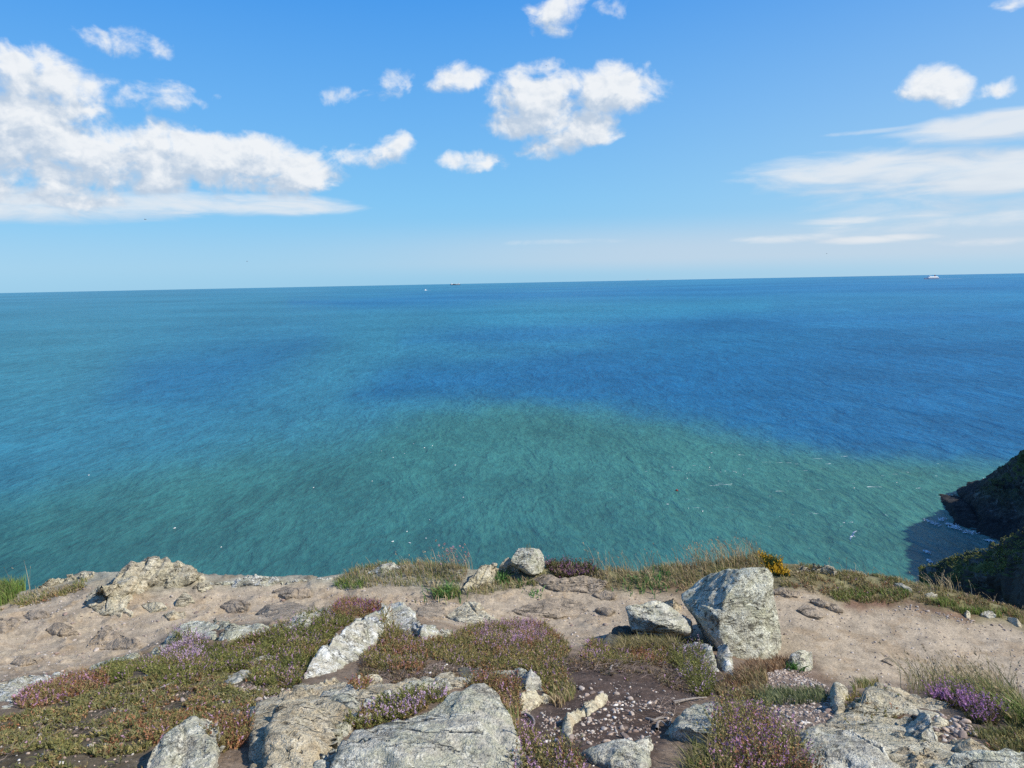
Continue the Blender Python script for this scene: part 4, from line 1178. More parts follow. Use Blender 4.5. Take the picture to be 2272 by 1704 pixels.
# gorse
Pg = scatter(Z4((270, 315), (300, 290), (380, 300), (440, 350), (465, 380), (380, 375), (320, 350)), .016, .6)
plant_obj('gorse', [sprigs(Pg, .075, [(.06, .09, .02), (.10, .12, .03)], .75, (.62, .38, .02), leaf=.018, leaves=12)], 'leaf', 'low gorse bush with yellow orange flowers behind the tall boulder', 'gorse')
# mossy turf and low scrub (uncountable)
sparse = []
for poly, pal, h, sp, th in ((MOSSY, OLV, .022, .0125, .45), (Z1((900, 1180), (1300, 1050), (1380, 1200), (1250, 1280), (950, 1300)), RST, .03, .014, .45),
                             (Z2((600, 960), (1000, 990), (1350, 1010), (1200, 1070), (800, 1090), (560, 1050)), BRN, .03, .015, .5),
                             (Z3((480, 930), (1250, 960), (1320, 1150), (1100, 1100), (520, 1000)), BRN, .035, .017, .5),
                             (Z4((820, 1150), (1200, 1180), (1250, 1260), (1000, 1420), (850, 1420)), OLV, .03, .014, .5),
                             (Z4((1640, 1420), (2012, 1370), (2100, 1560), (1800, 1560)), OLV, .03, .013, .4),
                             (Z1((0, 560), (540, 395), (560, 430), (250, 540), (0, 600)), OLV, .03, .018, .3),
                             (Z4((330, 450), (480, 370), (700, 350), (1100, 420), (1340, 490), (1600, 520), (2012, 620), (2012, 660), (1500, 600), (1250, 530), (850, 560), (600, 460)), OLV, .04, .018, .35)):
    P = scatter(poly, sp, .04, thin=th)
    sparse.append(sprigs(P, h, pal, .02, PNK, leaves=8, spread=.9, leaf=.012))
plant_obj('moss_and_scrub', sparse, 'leaf', None, None, 'stuff')


# ------------------------------------------------------------------ grass
def blades(P, h, pal, width=.0028, bend=.5, wind=(-.25, .1), seed_head=0.0, tipcol=None):
    n = len(P)
    hh = h * RNG.uniform(.45, 1.3, n)
    th = RNG.uniform(0, 2 * np.pi, n)
    out = np.stack([np.cos(th), np.sin(th), np.zeros(n)], 1) * (bend * RNG.uniform(.2, 1.2, n))[:, None] + np.array([wind[0], wind[1], 0])
    sd_ = np.cross(out + np.array([0, 0, 1.0]), RNG.normal(size=(n, 3)))
    sd_ /= np.linalg.norm(sd_, axis=1)[:, None] + 1e-9
    w = width * RNG.uniform(.7, 1.3, n)[:, None]
    q = []
    for t, ww in ((0, 1.0), (.45, .85), (.8, .5)):
        c = P + np.array([0, 0, 1.0]) * (hh * (t - .12 * t * t))[:, None] + out * (hh * t * t)[:, None]
        if t == 0: c[:, 2] -= .012
        q.append(c - sd_ * w * ww); q.append(c + sd_ * w * ww)
    tip = P + np.array([0, 0, .88]) * hh[:, None] + out * hh[:, None]
    q.append(tip)
    v = np.stack(q, 1).reshape(-1, 3)
    o_ = (np.arange(n) * 7)[:, None]
    tr = np.array([[0, 1, 3], [0, 3, 2], [2, 3, 5], [2, 5, 4], [4, 5, 6]])
    f = (o_[:, :, None] + tr[None]).reshape(-1, 3)
    pal = np.array(pal)
    cn = fbm(P * np.array([3, 3, 0]) + 7, 2) + RNG.normal(0, .5, n)
    base = pal[np.clip(((cn + 1) / 2 * len(pal)).astype(int), 0, len(pal) - 1)] * RNG.uniform(.75, 1.25, (n, 1))
    col = np.repeat(base[:, None], 7, 1)
    col = col.reshape(-1, 3)
    parts_v, parts_f, parts_c = [v], [f], [col]
    if seed_head > 0:
        k = RNG.random(n) < seed_head
        tp, ot, m_ = tip[k], out[k] + np.array([0, 0, .5]), k.sum()
        ot /= np.linalg.norm(ot, axis=1)[:, None]
        vv = []
        for j in range(5):
            r_ = RNG.normal(size=(m_, 3)) * .5
            c0 = tp - ot * (.018 * j / 5)
            vv += [c0 - r_ * .004, c0 + r_ * .004, c0 + ot * .016 + r_ * .008]
        sv = np.stack(vv, 1).reshape(-1, 3)
        parts_v.append(sv); parts_f.append(np.arange(len(sv)).reshape(-1, 3) + len(v))
        parts_c.append(np.repeat((np.array([[.42, .33, .20]]) * RNG.uniform(.8, 1.2, (m_, 1))), 15, 0))
    return np.concatenate(parts_v), np.concatenate(parts_f), np.concatenate(parts_c)


GK = 1.2
DRY = [(.50, .39, .23), (.43, .34, .19), (.36, .28, .15), (.27, .24, .11), (.55, .45, .29)]
MIX = [(.20, .23, .07), (.27, .25, .10), (.38, .31, .16), (.17, .21, .06), (.46, .37, .20), (.33, .24, .14)]
LUSH = [(.15, .24, .05), (.20, .29, .07), (.26, .30, .09), (.14, .19, .05), (.32, .29, .13)]


def grass(name, specs, label=None, cat=None, kind='stuff'):
    parts = []
    for poly, sp, h, pal, kw in specs:
        kw = dict(kw)
        th = kw.pop('thin', 0.0); onr = kw.pop('on_rock', 0)
        parts.append(blades(scatter(poly, sp, onr, thin=th), h, pal, **kw))
    return plant_obj(name, parts, 'grass', label, cat, kind)


EDGE_MID = Z2((420, 420), (540, 375), (640, 350), (850, 322), (1000, 325), (1150, 322), (1330, 350), (1280, 420), (1100, 440), (700, 440), (520, 450))
EDGE_R = Z3((590, 375), (700, 362), (900, 362), (1100, 350), (1300, 330), (1500, 290), (1797, 275), (1797, 330), (1500, 345), (1380, 400), (1250, 450), (1000, 465), (720, 470))
grass('grass', [
    (Z1((-200, 560), (-200, 430), (60, 440), (120, 480), (100, 520), (0, 560)), .011, .16, LUSH, {'wind': (-.1, 0)}),
    (Z1((80, 500), (260, 450), (560, 385), (540, 430), (250, 530), (60, 560)), .016, .05, MIX, {}),
    (EDGE_MID, .016, .065, MIX, {}),
    (Z2((400, 440), (480, 410), (640, 420), (600, 460), (460, 460)), .014, .06, LUSH, {}),
    (Z2((1080, 520), (1100, 470), (1240, 450), (1290, 490), (1200, 540)), .012, .09, LUSH, {}),
    (Z2((1290, 490), (1400, 440), (1560, 420), (1590, 390), (1797, 360)) + Z3((350, 430), (200, 440), (50, 480), (0, 480)) + Z2((1420, 500)), .016, .075, MIX, {'on_rock': .1}),
    (EDGE_R, .0165, .062, MIX + DRY, {'thin': .3}),
    (Z4((0, 290), (60, 275), (300, 290), (290, 330), (0, 330)), .015, .08, MIX + DRY, {}),
    (Z3((1180, 440), (1250, 380), (1350, 320), (1500, 290), (1797, 275)) + Z4((300, 285), (330, 400), (280, 420), (0, 440)) + Z3((1400, 470), (1260, 480)), .017, .06, MIX + DRY[:3], {'thin': .2}),
    (Z3((330, 350), (400, 300), (560, 300), (640, 360), (600, 385), (420, 385)), .016, .07, MIX, {}),
    (Z4((340, 460), (400, 375), (600, 340), (900, 360), (1150, 405), (1330, 460), (1600, 445), (2012, 530), (2200, 640), (2100, 720), (1900, 645), (1600, 620), (1400, 560), (1250, 535), (900, 545), (680, 510), (500, 450)), .0145, .042, MIX + DRY[:2], {'thin': .3}),
    (Z4((720, 520), (760, 470), (1000, 450), (1330, 490), (1300, 530), (1050, 535), (850, 545)), .014, .05, LUSH, {'thin': .25}),
    (Z4((1400, 550), (1500, 540), (1600, 600), (1900, 620), (1850, 650), (1650, 630), (1500, 600)), .0115, .08, LUSH, {'thin': .2}),
    (Z4((880, 1150), (900, 1110), (1040, 1085), (1060, 1110)), .010, .07, MIX, {}),
    (Z4((200, 1180), (260, 1140), (420, 1120), (560, 1130), (700, 1120), (700, 1200), (560, 1215), (300, 1230)), .011, .055, [(.17, .20, .09), (.22, .23, .12), (.13, .16, .07)], {'thin': .4}),
    (Z4((100, 1020), (200, 960), (330, 935), (450, 925), (440, 960), (300, 1010), (180, 1070), (60, 1150), (0, 1140), (40, 1060)), .010, .065, [(.30, .19, .11), (.24, .15, .08), (.36, .26, .16), (.20, .12, .07)], {}),
    (Z3((1440, 1070), (1600, 1060), (1797, 1000), (1797, 1180), (1500, 1200)), .010, .06, [(.26, .17, .09), (.22, .19, .08), (.34, .26, .15)], {'thin': .2}),
    (Z3((800, 890), (880, 800), (1000, 745), (1200, 740), (1240, 790), (1220, 880), (1000, 880)), .0095, .085, [(.24, .20, .08), (.33, .27, .14), (.16, .16, .05)], {'bend': .9}),
    (Z3((1240, 1700), (1300, 1560), (1400, 1540), (1540, 1500), (1600, 1700)), .010, .075, [(.24, .22, .09), (.16, .17, .05), (.32, .26, .14)], {'bend': .9}),
    (Z3((350, 1200), (400, 1120), (500, 1100), (540, 1160), (430, 1240)), .010, .055, MIX, {}),
    (Z2((1560, 1340), (1600, 1300), (1650, 1290), (1660, 1400), (1600, 1420)), .010, .07, MIX, {'on_rock': .5}),
    (MOSSY, .0125, .028, [(.20, .20, .07), (.26, .24, .11), (.14, .15, .05)], {'bend': 1.2, 'thin': .45}),
    (Z4((1650, 1400), (1900, 1370), (2300, 1380), (2300, 1560), (1800, 1555)), .012, .04, [(.15, .16, .06), (.20, .18, .08)], {'thin': .2}),
])
grass('dry_grass_stalks', [
    (EDGE_R, .058, .20, DRY, {'seed_head': .6, 'bend': .35, 'width': .0022}),
    (Z3((1280, 340), (1500, 295), (1797, 280), (1797, 310), (1400, 370)), .032, .22, DRY, {'seed_head': .6, 'bend': .4, 'width': .0022}),
    (Z4((0, 300), (100, 280), (300, 290), (290, 320), (0, 330)), .026, .24, DRY, {'seed_head': .5, 'bend': .3, 'width': .0024}),
    (Z2((850, 350), (1000, 350), (1340, 350), (1320, 380), (900, 370)), .032, .21, DRY, {'seed_head': .6, 'bend': .35, 'width': .002}),
    (Z2((370, 385), (520, 370), (640, 370), (850, 345), (640, 400), (420, 400)), .10, .18, DRY, {'seed_head': .6, 'width': .0018}),
    (Z3((20, 300), (110, 240), (160, 220), (120, 290)), .05, .13, DRY, {'seed_head': .6, 'on_rock': .5}),
    (Z3((440, 300), (700, 330), (760, 390), (560, 330)), .055, .26, DRY, {'seed_head': .7, 'on_rock': .5, 'bend': .25}),
    (Z4((480, 360), (800, 365), (1100, 410), (1330, 470), (1100, 440), (700, 380)), .06, .15, DRY, {'seed_head': .6, 'width': .0018}),
    (Z4((1330, 480), (1600, 460), (2012, 540), (2250, 640), (2100, 640), (1700, 560), (1400, 510)), .026, .17, DRY, {'seed_head': .6, 'width': .0024}),
    (Z4((1180, 1120), (1500, 1100), (1750, 1150), (2012, 1230), (2200, 1300), (2000, 1280), (1600, 1180), (1300, 1150)), .03, .22, DRY + MIX, {'seed_head': .4, 'width': .0016}),
    (Z4((860, 1400), (900, 1220), (1000, 1350), (980, 1430)), .12, .2, DRY, {'seed_head': .9, 'on_rock': .4, 'width': .0016}),
    (Z1((0, 470), (150, 420), (180, 450), (60, 500)), .10, .28, DRY, {'seed_head': .7, 'width': .002}),
    (Z1((200, 1000), (1500, 800), (1700, 1000), (900, 1250), (300, 1250)), .20, .12, DRY, {'width': .0014, 'bend': 1.0}),
])
plant_obj('grass_tuft', [blades(scatter(Z4((1480, 1180), (1560, 1130), (1750, 1160), (2012, 1250), (2300, 1330), (2250, 1450), (2012, 1370), (1900, 1340), (1860, 1290), (1700, 1240)), .0125, .1), .11, LUSH + MIX + [(.30, .30, .12)], width=.0035, bend=.6)],
          'grass', 'tall lush green grass behind the vivid purple heather at right', 'grass')


def tuft(px, n, h, pal, label, cat='plant', name='grass_tuft', width=.006, rad=.05, bend=.9):
    c = ground_hit([px])[0]
    xy = c[:2] + RNG.normal(0, rad, (n, 2))
    z, rk_ = surface(xy); xy, z = xy[~rk_], z[~rk_]
    plant_obj(name, [blades(np.concatenate([xy, z[:, None]], 1), h, pal, width=width, bend=bend, wind=(0, 0))], 'grass', label, cat)


G3 = [(.10, .22, .06), (.13, .27, .07), (.08, .17, .05)]
tuft(Z3((130, 360))[0], 46, .085, G3, 'small bright green leafy rosette in front of the two toned block', name='leafy_rosette')
tuft(Z3((40, 415))[0], 60, .10, G3, 'larger bright green leafy plant right of the foliated edge rock', name='leafy_rosette')
tuft(Z3((170, 440))[0], 36, .06, G3, 'grey green leafy rosette on the bare soil below the two toned block', name='leafy_rosette')
tuft(Z3((262, 505))[0], 30, .05, G3, 'isolated grey green rosette on the bare path near the sunken slab', name='leafy_rosette', rad=.04)
tuft(Z2((1170, 500))[0], 110, .11, G3 + DRY[:1], 'spreading green grassy plant on the path edge left of the foliated edge rock', name='leafy_rosette', rad=.09)
tuft(Z3((1090, 430))[0], 80, .07, G3, 'green leafy plant at the cliff edge below the dry stalks', name='leafy_rosette', rad=.09)
tuft(Z3((940, 455))[0], 60, .07, G3, 'green leafy plant near the lip left of the dry stalks', name='leafy_rosette', rad=.08)
tuft(Z4((480, 1000))[0], 60, .06, G3, 'small green leafy plant at the foot of the white wedge stone', name='leafy_rosette', rad=.035)

# thrift heads over the edge
Pt = scatter(Z2((1120, 350), (1350, 340), (1350, 375), (1150, 375)), .055, .1)
tb = blades(Pt, .24, [(.25, .22, .14), (.3, .25, .17)], width=.0016, bend=.2)
top = Pt + np.array([0, 0, .17])
th_parts = [tb]
tips = tb[0].reshape(-1, 7, 3)[:, 6]
vv, cc2 = [], []
for q in range(14):
    r_ = RNG.normal(size=tips.shape); r_ /= np.linalg.norm(r_, axis=1)[:, None]
    s_ = np.cross(r_, RNG.normal(size=tips.shape)) * .006
    vv.append(np.stack([tips + s_, tips - s_, tips + r_ * .014], 1).reshape(-1, 3))
vv = np.concatenate(vv)
pc = np.where(RNG.random((len(vv) // 3, 1)) < .3, np.array([[.55, .30, .45]]), np.array([[.48, .42, .33]]))
th_parts.append((vv, np.arange(len(vv)).reshape(-1, 3), np.repeat(pc, 3, 0)))
plant_obj('thrift', th_parts, 'grass', 'faded pink and straw thrift heads on the cliff edge, among dry grasses', 'wildflowers')


# ------------------------------------------------------------------ pebbles and stones
def ico(sub=1):
    bm = bmesh.new(); bmesh.ops.create_icosphere(bm, subdivisions=sub, radius=1)
    v = np.array([x.co[:] for x in bm.verts]); f = np.array([[l.index for l in q.verts] for q in bm.faces]); bm.free()
    return v, f


IV, IF = ico(1)


def pebbles(P, smin, smax, pal, power=2.5):
    n = len(P)
    s = smin + (smax - smin) * RNG.random(n) ** power
    V = IV[None] * (1 + RNG.normal(0, .16, (n, len(IV), 1)))
    V = V * np.stack([RNG.uniform(.8, 1.5, n), RNG.uniform(.6, 1.1, n), RNG.uniform(.4, .8, n)], 1)[:, None]
    a = RNG.uniform(0, 6.28, n); c_, s_ = np.cos(a), np.sin(a)
    X = V[..., 0] * c_[:, None] - V[..., 1] * s_[:, None]; Y = V[..., 0] * s_[:, None] + V[..., 1] * c_[:, None]
    V = np.stack([X, Y, V[..., 2]], -1) * s[:, None, None] + P[:, None]
    V[..., 2] += (s * .15)[:, None]
    F = (IF[None] + (np.arange(n) * len(IV))[:, None, None]).reshape(-1, 3)
    c = np.array(pal)[RNG.integers(0, len(pal), n)] * RNG.uniform(.75, 1.2, (n, 1))
    return V.reshape(-1, 3), F, np.repeat(c, len(IV), 0)


PW = [(.58, .53, .46), (.64, .60, .53), (.42, .35, .29), (.46, .36, .28), (.30, .22, .18), (.20, .155, .13), (.26, .19, .155), (.36, .28, .22)]
PP = [(.42, .35, .29), (.36, .29, .24), (.46, .40, .34), (.30, .24, .20), (.50, .45, .40)]


def gravel_mat():
    m, t = new_mat('loose_stone')
    a = t.n('ShaderNodeAttribute', attribute_name='Col').outputs['Color']
    p = t.n('ShaderNodeNewGeometry').outputs['Position']
    k = t.ramp(t.noise(p, 90, 4, .6), .3, .7, .75, 1.15)
    col = t.mix(1.0, a, t.n('ShaderNodeCombineColor', {0: k, 1: k, 2: k}).outputs[0], 'MULTIPLY')
    finish(t, col, .9, t.noise(p, 200, 3), .4, .004, .2)
    return m


MAT['gravel'] = gravel_mat()
gr = [pebbles(scatter(PEAT, .036, .02, thin=.5), .002, .009, PW),
      pebbles(scatter(Z3((550, 1180), (900, 1180), (1200, 1230), (1050, 1450), (620, 1550), (380, 1500), (460, 1350), (540, 1380), (640, 1300)), .024, .02, thin=.4), .003, .013, PW),
      pebbles(scatter(Z3((260, 1400), (330, 1300), (440, 1280), (440, 1460), (330, 1480)), .022, .02), .003, .011, PW),
      pebbles(scatter(GRAV, .023, .02), .003, .013, PP + PP + PW), pebbles(scatter(GRAV2, .020, .02), .004, .014, PW), pebbles(scatter(GRAV3, .024, .02), .004, .015, PP + PW),
      pebbles(scatter(Z2((0, 1120), (200, 1100), (180, 1180), (0, 1240)), .026, .02), .004, .014, PW),
      pebbles(scatter(MOSSY, .050, .02), .004, .013, PW),
      pebbles(scatter(Z2((1000, 960), (1350, 920), (1350, 1000), (900, 1060)), .022, .02), .003, .012, PW),
      pebbles(scatter(PATH[:], .055, .0, limit=60000), .003, .012, PP, 3),
      pebbles(scatter(Z2((700, 500), (1200, 540), (1300, 590), (900, 560)), .022, 0), .003, .011, PP),
      pebbles(scatter(Z4((900, 600), (1250, 565), (1700, 690), (1900, 700), (1500, 670), (1200, 590)), .025, 0), .003, .014, PP)]
plant_obj('gravel', gr, 'gravel', None, None, 'stuff')

# larger loose stones, each one its own object
stone_meshes = []
IV2, IF2 = ico(2)
for k in range(8):
    d = RNG.normal(0, 1, (7, 3)); d /= np.linalg.norm(d, axis=1)[:, None]
    v = IV2.copy()
    for q in d:  # chop flat faces
        h_ = .5 + .2 * RNG.random()
        ex = np.clip(v @ q - h_, 0, None)
        v = v - ex[:, None] * q
    v = v * np.array([1.25, .9, .6]) * (1 + .05 * fbm(v * 2 + k, 2))[:, None]
    c = np.array([PW[2:], PP][k % 2])[k // 2] * np.ones((len(v), 1))
    me = mesh_np('stone', v, IF2, c)
    me.materials.append(MAT['gravel'])
    stone_meshes.append(me)


def stones(poly, n, smin, smax, label, group):
    P = scatter(poly, .03, 0)
    if len(P) > n: P = P[RNG.choice(len(P), n, replace=False)]
    for q in P:
        s = smin + (smax - smin) * RNG.random() ** 1.6
        mi = RNG.integers(0, 8)
        o = bpy.data.objects.new('loose_stone', stone_meshes[mi])
        COL.objects.link(o)
        o.location = (q[0], q[1], q[2] + s * .18)
        o.rotation_euler = (RNG.normal(0, .25), RNG.normal(0, .25), RNG.uniform(0, 6.28))
        o.scale = (s, s, s)
        size_ = 'smaller' if s < (smin + smax) / 2 else 'larger'
        near = min(ROCKS, key=lambda r: (r.location.x - q[0]) ** 2 + (r.location.y - q[1]) ** 2)
        short = ' '.join(near['label'].split(',')[0].split()[:7])
        while short.split()[-1] in ('the', 'a', 'of', 'in', 'on', 'with', 'at', 'by', 'and', 'to', 'under', 'above', 'behind', 'low', 'dark', 'its', 'over', 'upper', 'lower'): short = ' '.join(short.split()[:-1])
        shade = 'pale' if mi in (1, 5) else ('brown' if mi in (2, 4, 6) else 'tan')
        side = 'left of' if q[0] < near.location.x - .06 else ('right of' if q[0] > near.location.x + .06 else ('beyond' if q[1] > near.location.y else 'in front of'))
        tag(o, f'{size_} {shade} loose stone {side} the {short}', 'stone', 'loose stones scattered over the ground')


stones(Z3((500, 1320), (640, 1300), (1050, 1200), (1150, 1300), (1000, 1460), (600, 1520), (400, 1480), (480, 1400)), 22, .009, .022, 'loose pale stone lying on the dark peat in front of the triangular slab', 'loose stones on the dark peat')
stones(Z3((540, 1120), (720, 1100), (900, 1190), (560, 1200)), 9, .012, .022, 'small white stone on the dark peat above the long cream stone', 'white stones above the cream stone')
stones(GRAV, 26, .011, .024, 'loose stone in the gravel patch below the tall boulder', 'loose stones in the gravel patch')
stones(GRAV2, 14, .012, .024, 'loose pale stone in the gravel left of the tan slabs', 'stones left of the tan slabs')
stones(GRAV3, 12, .014, .028, 'loose stone in the gravel below the vivid purple heather', 'stones below the purple heather')
stones(Z1((200, 650), (900, 500), (1500, 480), (2000, 480), (1600, 600), (1100, 700), (500, 900), (100, 850)), 40, .010, .026, 'loose tan stone on the left part of the path', 'stones on the left path')
stones(Z4((1300, 590), (1900, 700), (2012, 760), (1800, 710), (1300, 620)), 12, .010, .022, 'loose stone along the far side of the right path', 'stones beside the right path')
stones(Z3((20, 500), (700, 480), (800, 700), (400, 700), (60, 650)), 14, .010, .022, 'loose tan stone on the middle of the path', 'stones on the middle path')
stones(Z1((600, 1250), (1000, 1150), (1450, 1080), (1400, 1230), (900, 1380), (500, 1500)), 14, .012, .026, 'pale stone half sunk in the mossy turf', 'stones in the mossy turf')


# ------------------------------------------------------------------ twigs and roots
def twig_mesh(P, length, rad, wig=.35, segs=4):
    vs, fs, o_ = [], [], 0
    for p in P:
        a = RNG.uniform(0, 6.28); c = np.array(p, float); ln = length * RNG.uniform(.5, 1.4)
        d = np.array([math.cos(a), math.sin(a), .05])
        rings = []
        for s in range(segs + 1):
            rr_ = rad * (1 - .75 * s / segs)
            u = np.cross(d, [0, 0, 1]); u /= np.linalg.norm(u); w = np.cross(u, d); w /= np.linalg.norm(w)
            for k in range(3):
                t_ = k * 2.094
                rings.append(c + (u * math.cos(t_) + w * math.sin(t_)) * rr_)
            d = d + RNG.normal(0, wig, 3) * np.array([1, 1, .5]); d /= np.linalg.norm(d)
            c = c + d * ln / segs
            c[2] = max(c[2], p[2] - .004)
        vs.append(np.array(rings))
        for s in range(segs):
            for k in range(3):
                a0 = o_ + s * 3 + k; a1 = o_ + s * 3 + (k + 1) % 3
                fs += [(a0, a1, a1 + 3), (a0, a1 + 3, a0 + 3)]
        o_ += (segs + 1) * 3
    v = np.concatenate(vs)
    n = len(v)
    c = np.repeat(np.array([[.27, .21, .17]]) * RNG.uniform(.45, 1.15, (n // ((segs + 1) * 3), 1)), (segs + 1) * 3, 0)
    return v, np.array(fs), c


def lifted(P, dz): P = P.copy(); P[:, 2] += dz * RNG.random(len(P)); return P


tw = [twig_mesh(lifted(scatter(Z3((450, 900), (800, 940), (1100, 950), (1300, 1000), (1320, 1150), (1150, 1120), (900, 1050), (600, 1020), (460, 1000)), .034, 0), .03), .09, .0019),
      twig_mesh(lifted(scatter(Z3((1050, 1180), (1300, 1150), (1400, 1200), (1250, 1280), (1100, 1400), (1020, 1380)), .045, 0), .02), .10, .0025),
      twig_mesh(lifted(scatter(Z2((600, 950), (1000, 950), (1350, 950), (1200, 1060), (700, 1080)), .026, .05), .02), .07, .0018),
      twig_mesh(lifted(scatter(Z1((880, 1150), (1300, 1000), (1450, 1080), (1000, 1250), (0, 1560), (0, 1400)), .045, 0), .02), .08, .0017)]
plant_obj('dead_twigs', tw, 'gravel', None, None, 'stuff')


def root(pts, rad, label):
    W3 = ground_hit(pts, .015)
    # smooth the course
    P = [W3[0]]
    for a, b in zip(W3[:-1], W3[1:]):
        for t_ in (.33, .66, 1): P.append(a * (1 - t_) + b * t_)
    P = np.array(P); P[1:-1] = (P[:-2] + P[1:-1] * 2 + P[2:]) / 4
    vs, fs = [], []
    K6 = 6
    for i, c in enumerate(P):
        d = P[min(i + 1, len(P) - 1)] - P[max(i - 1, 0)]; d /= np.linalg.norm(d) + 1e-9
        u = np.cross(d, [0, 0, 1]); u /= np.linalg.norm(u) + 1e-9; w = np.cross(u, d)
        r_ = rad * (1 - .6 * i / len(P)) * RNG.uniform(.85, 1.15)
        for k in range(K6): vs.append(c + (u * math.cos(k * 6.283 / K6) + w * math.sin(k * 6.283 / K6)) * r_)
    for i in range(len(P) - 1):
        for k in range(K6): fs.append((i * K6 + k, i * K6 + (k + 1) % K6, (i + 1) * K6 + (k + 1) % K6, (i + 1) * K6 + k))
    v = np.array(vs); c0 = v.mean(0)
    me = mesh_np('root', v - c0, fs, np.tile([[.26, .23, .20]], (len(v), 1)), smooth=True)
    o = link('root', me, None, MAT['gravel']); o.location = c0.tolist()
    tag(o, label, 'root')


root(Z3((150, 1292), (200, 1300), (245, 1325), (258, 1360), (240, 1395)), .009, 'curved grey root hooked around bare soil beside the broad grey slab')
root(Z3((1000, 1330), (1050, 1345), (1080, 1330), (1130, 1325), (1150, 1350)), .008, 'twisted dark root left of the angular grey boulder')
root(Z3((1070, 1400), (1075, 1355), (1100, 1345), (1150, 1390), (1165, 1330)), .007, 'forked pale root touching the angular grey boulder')
root(Z3((1180, 1225), (1260, 1205), (1330, 1195), (1400, 1190)), .009, 'straight dead branch on the peat above the angular grey boulder')
root(Z1((990, 1115), (1080, 1075), (1160, 1040), (1220, 1000), (1250, 965)), .005, 'long straw coloured stalk lying across the green heather at left')
root(Z3((760, 1010), (770, 975), (830, 960), (800, 985)), .008, 'bleached forked stick under the low green heather strip')

# ------------------------------------------------------------------ sea
FORK = [(0, 1100), (250, 1050), (450, 1010), (650, 985), (850, 940), (1000, 905), (1130, 893), (1300, 898), (1400, 918), (1550, 945), (1750, 985), (1900, 1010), (2100, 1022), (2272, 1035)]
saz = np.concatenate([np.linspace(-180, -48, 40)[:-1], np.linspace(-48, 48, 420)[:-1], np.linspace(48, 180, 40)[:-1]])
srr = np.concatenate([[.5], np.geomspace(30, 28000, 420)])
SA, SR = np.meshgrid(np.radians(saz), srr)
sx, sy = (np.sin(SA) * SR).ravel(), (np.cos(SA) * SR).ravel()
sv = np.stack([sx, sy, np.full_like(sx, 0.0)], 1)
spx, sdep = to_px(sv + np.array([0, 0, SEA]))
# noise in a space that keeps its grain with distance (patches look the same at every range)
lg = np.log(SR.ravel() + 1); azd = np.degrees(SA.ravel())
nq = P3(azd * .10, lg * 2.4)
nw1 = fbm(nq, 4); nw2 = fbm(nq * np.array([1, 2.6, 1]) + 5, 4)
bnd = np.interp(spx[:, 0], [p[0] for p in FORK], [p[1] for p in FORK])
s = (spx[:, 1] - bnd + 14 * nw1 + 10 * fbm(nq * 5, 4))
sw = 26 - 14 * np.clip((spx[:, 0] - 700) / 500, 0, 1)
green = 1 / (1 + np.exp(np.clip(-s / sw, -30, 30)))


def spoly(poly, w, wob_=22):
    s_ = sdist(spx, poly) + wob_ * nw1 + .5 * wob_ * nw2
    return 1 / (1 + np.exp(np.clip(s_ / w, -30, 30)))


blueB = spoly([(780, 880), (850, 830), (1000, 795), (1250, 760), (1500, 740), (1750, 722), (2400, 715), (2400, 1100), (1900, 1040), (1500, 960), (1130, 915), (850, 905)], 20)  # darker blue zones laid into the water colour
blueA = spoly([(250, 890), (300, 800), (420, 760), (700, 748), (640, 820), (520, 880), (380, 905)], 34)
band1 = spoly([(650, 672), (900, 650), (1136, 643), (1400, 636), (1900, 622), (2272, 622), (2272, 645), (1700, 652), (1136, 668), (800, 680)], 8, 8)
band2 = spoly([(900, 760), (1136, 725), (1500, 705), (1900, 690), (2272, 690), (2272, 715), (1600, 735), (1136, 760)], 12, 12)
paleL = spoly([(-300, 700), (300, 690), (500, 760), (250, 860), (-300, 960)], 50, 30)
paleM = spoly([(1000, 700), (1300, 680), (1700, 670), (1700, 695), (1300, 715), (1100, 725)], 12, 12)
C = lambda *a: np.array([a])
def lay(c, m, col, k=1.0): m = (m * k)[:, None]; return c * (1 - m) + m * col
sc = np.tile(C(.032, .172, .232), (len(sv), 1))
sc = lay(sc, np.clip((spx[:, 0] - 900) / 1300, 0, 1), C(.018, .165, .30), .8)
sc = lay(sc, paleL, C(.045, .205, .25), .7)
sc = lay(sc, paleM, C(.030, .22, .30), .7)
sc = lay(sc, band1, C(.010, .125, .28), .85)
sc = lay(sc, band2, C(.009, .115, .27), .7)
sc = lay(sc, blueA, C(.010, .108, .225), .8)
sc = lay(sc, blueB, C(.009, .106, .225), .95)
teal = C(.036, .148, .124) * (1 + .10 * nw2[:, None]) + np.clip((spx[:, 0:1] - 900) / 1300, 0, 1) * C(.012, .022, .008)
low = np.clip((spx[:, 1:2] - 1050) / 250, 0, 1)
teal = teal * (1 - .22 * low)
sc = lay(sc, green, teal)
far_k = np.clip((np.log(SR.ravel()) - 6.6) / 3.2, 0, 1)[:, None]  # paling towards the horizon, sky reflection and haze put into the water colour
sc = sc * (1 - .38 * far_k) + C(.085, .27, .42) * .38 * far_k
sc = sc * (1 + .13 * nw2[:, None] * (1 - .5 * green[:, None]) + .05 * nw1[:, None])
sc = np.clip(sc, .002, .8)
nr2, na2 = len(srr), len(saz)
ii, jj = np.meshgrid(np.arange(nr2 - 1), np.arange(na2), indexing='ij')
j2 = (jj + 1) % na2
sf = np.stack([ii * na2 + jj, (ii + 1) * na2 + jj, (ii + 1) * na2 + j2, ii * na2 + j2], -1).reshape(-1, 4)


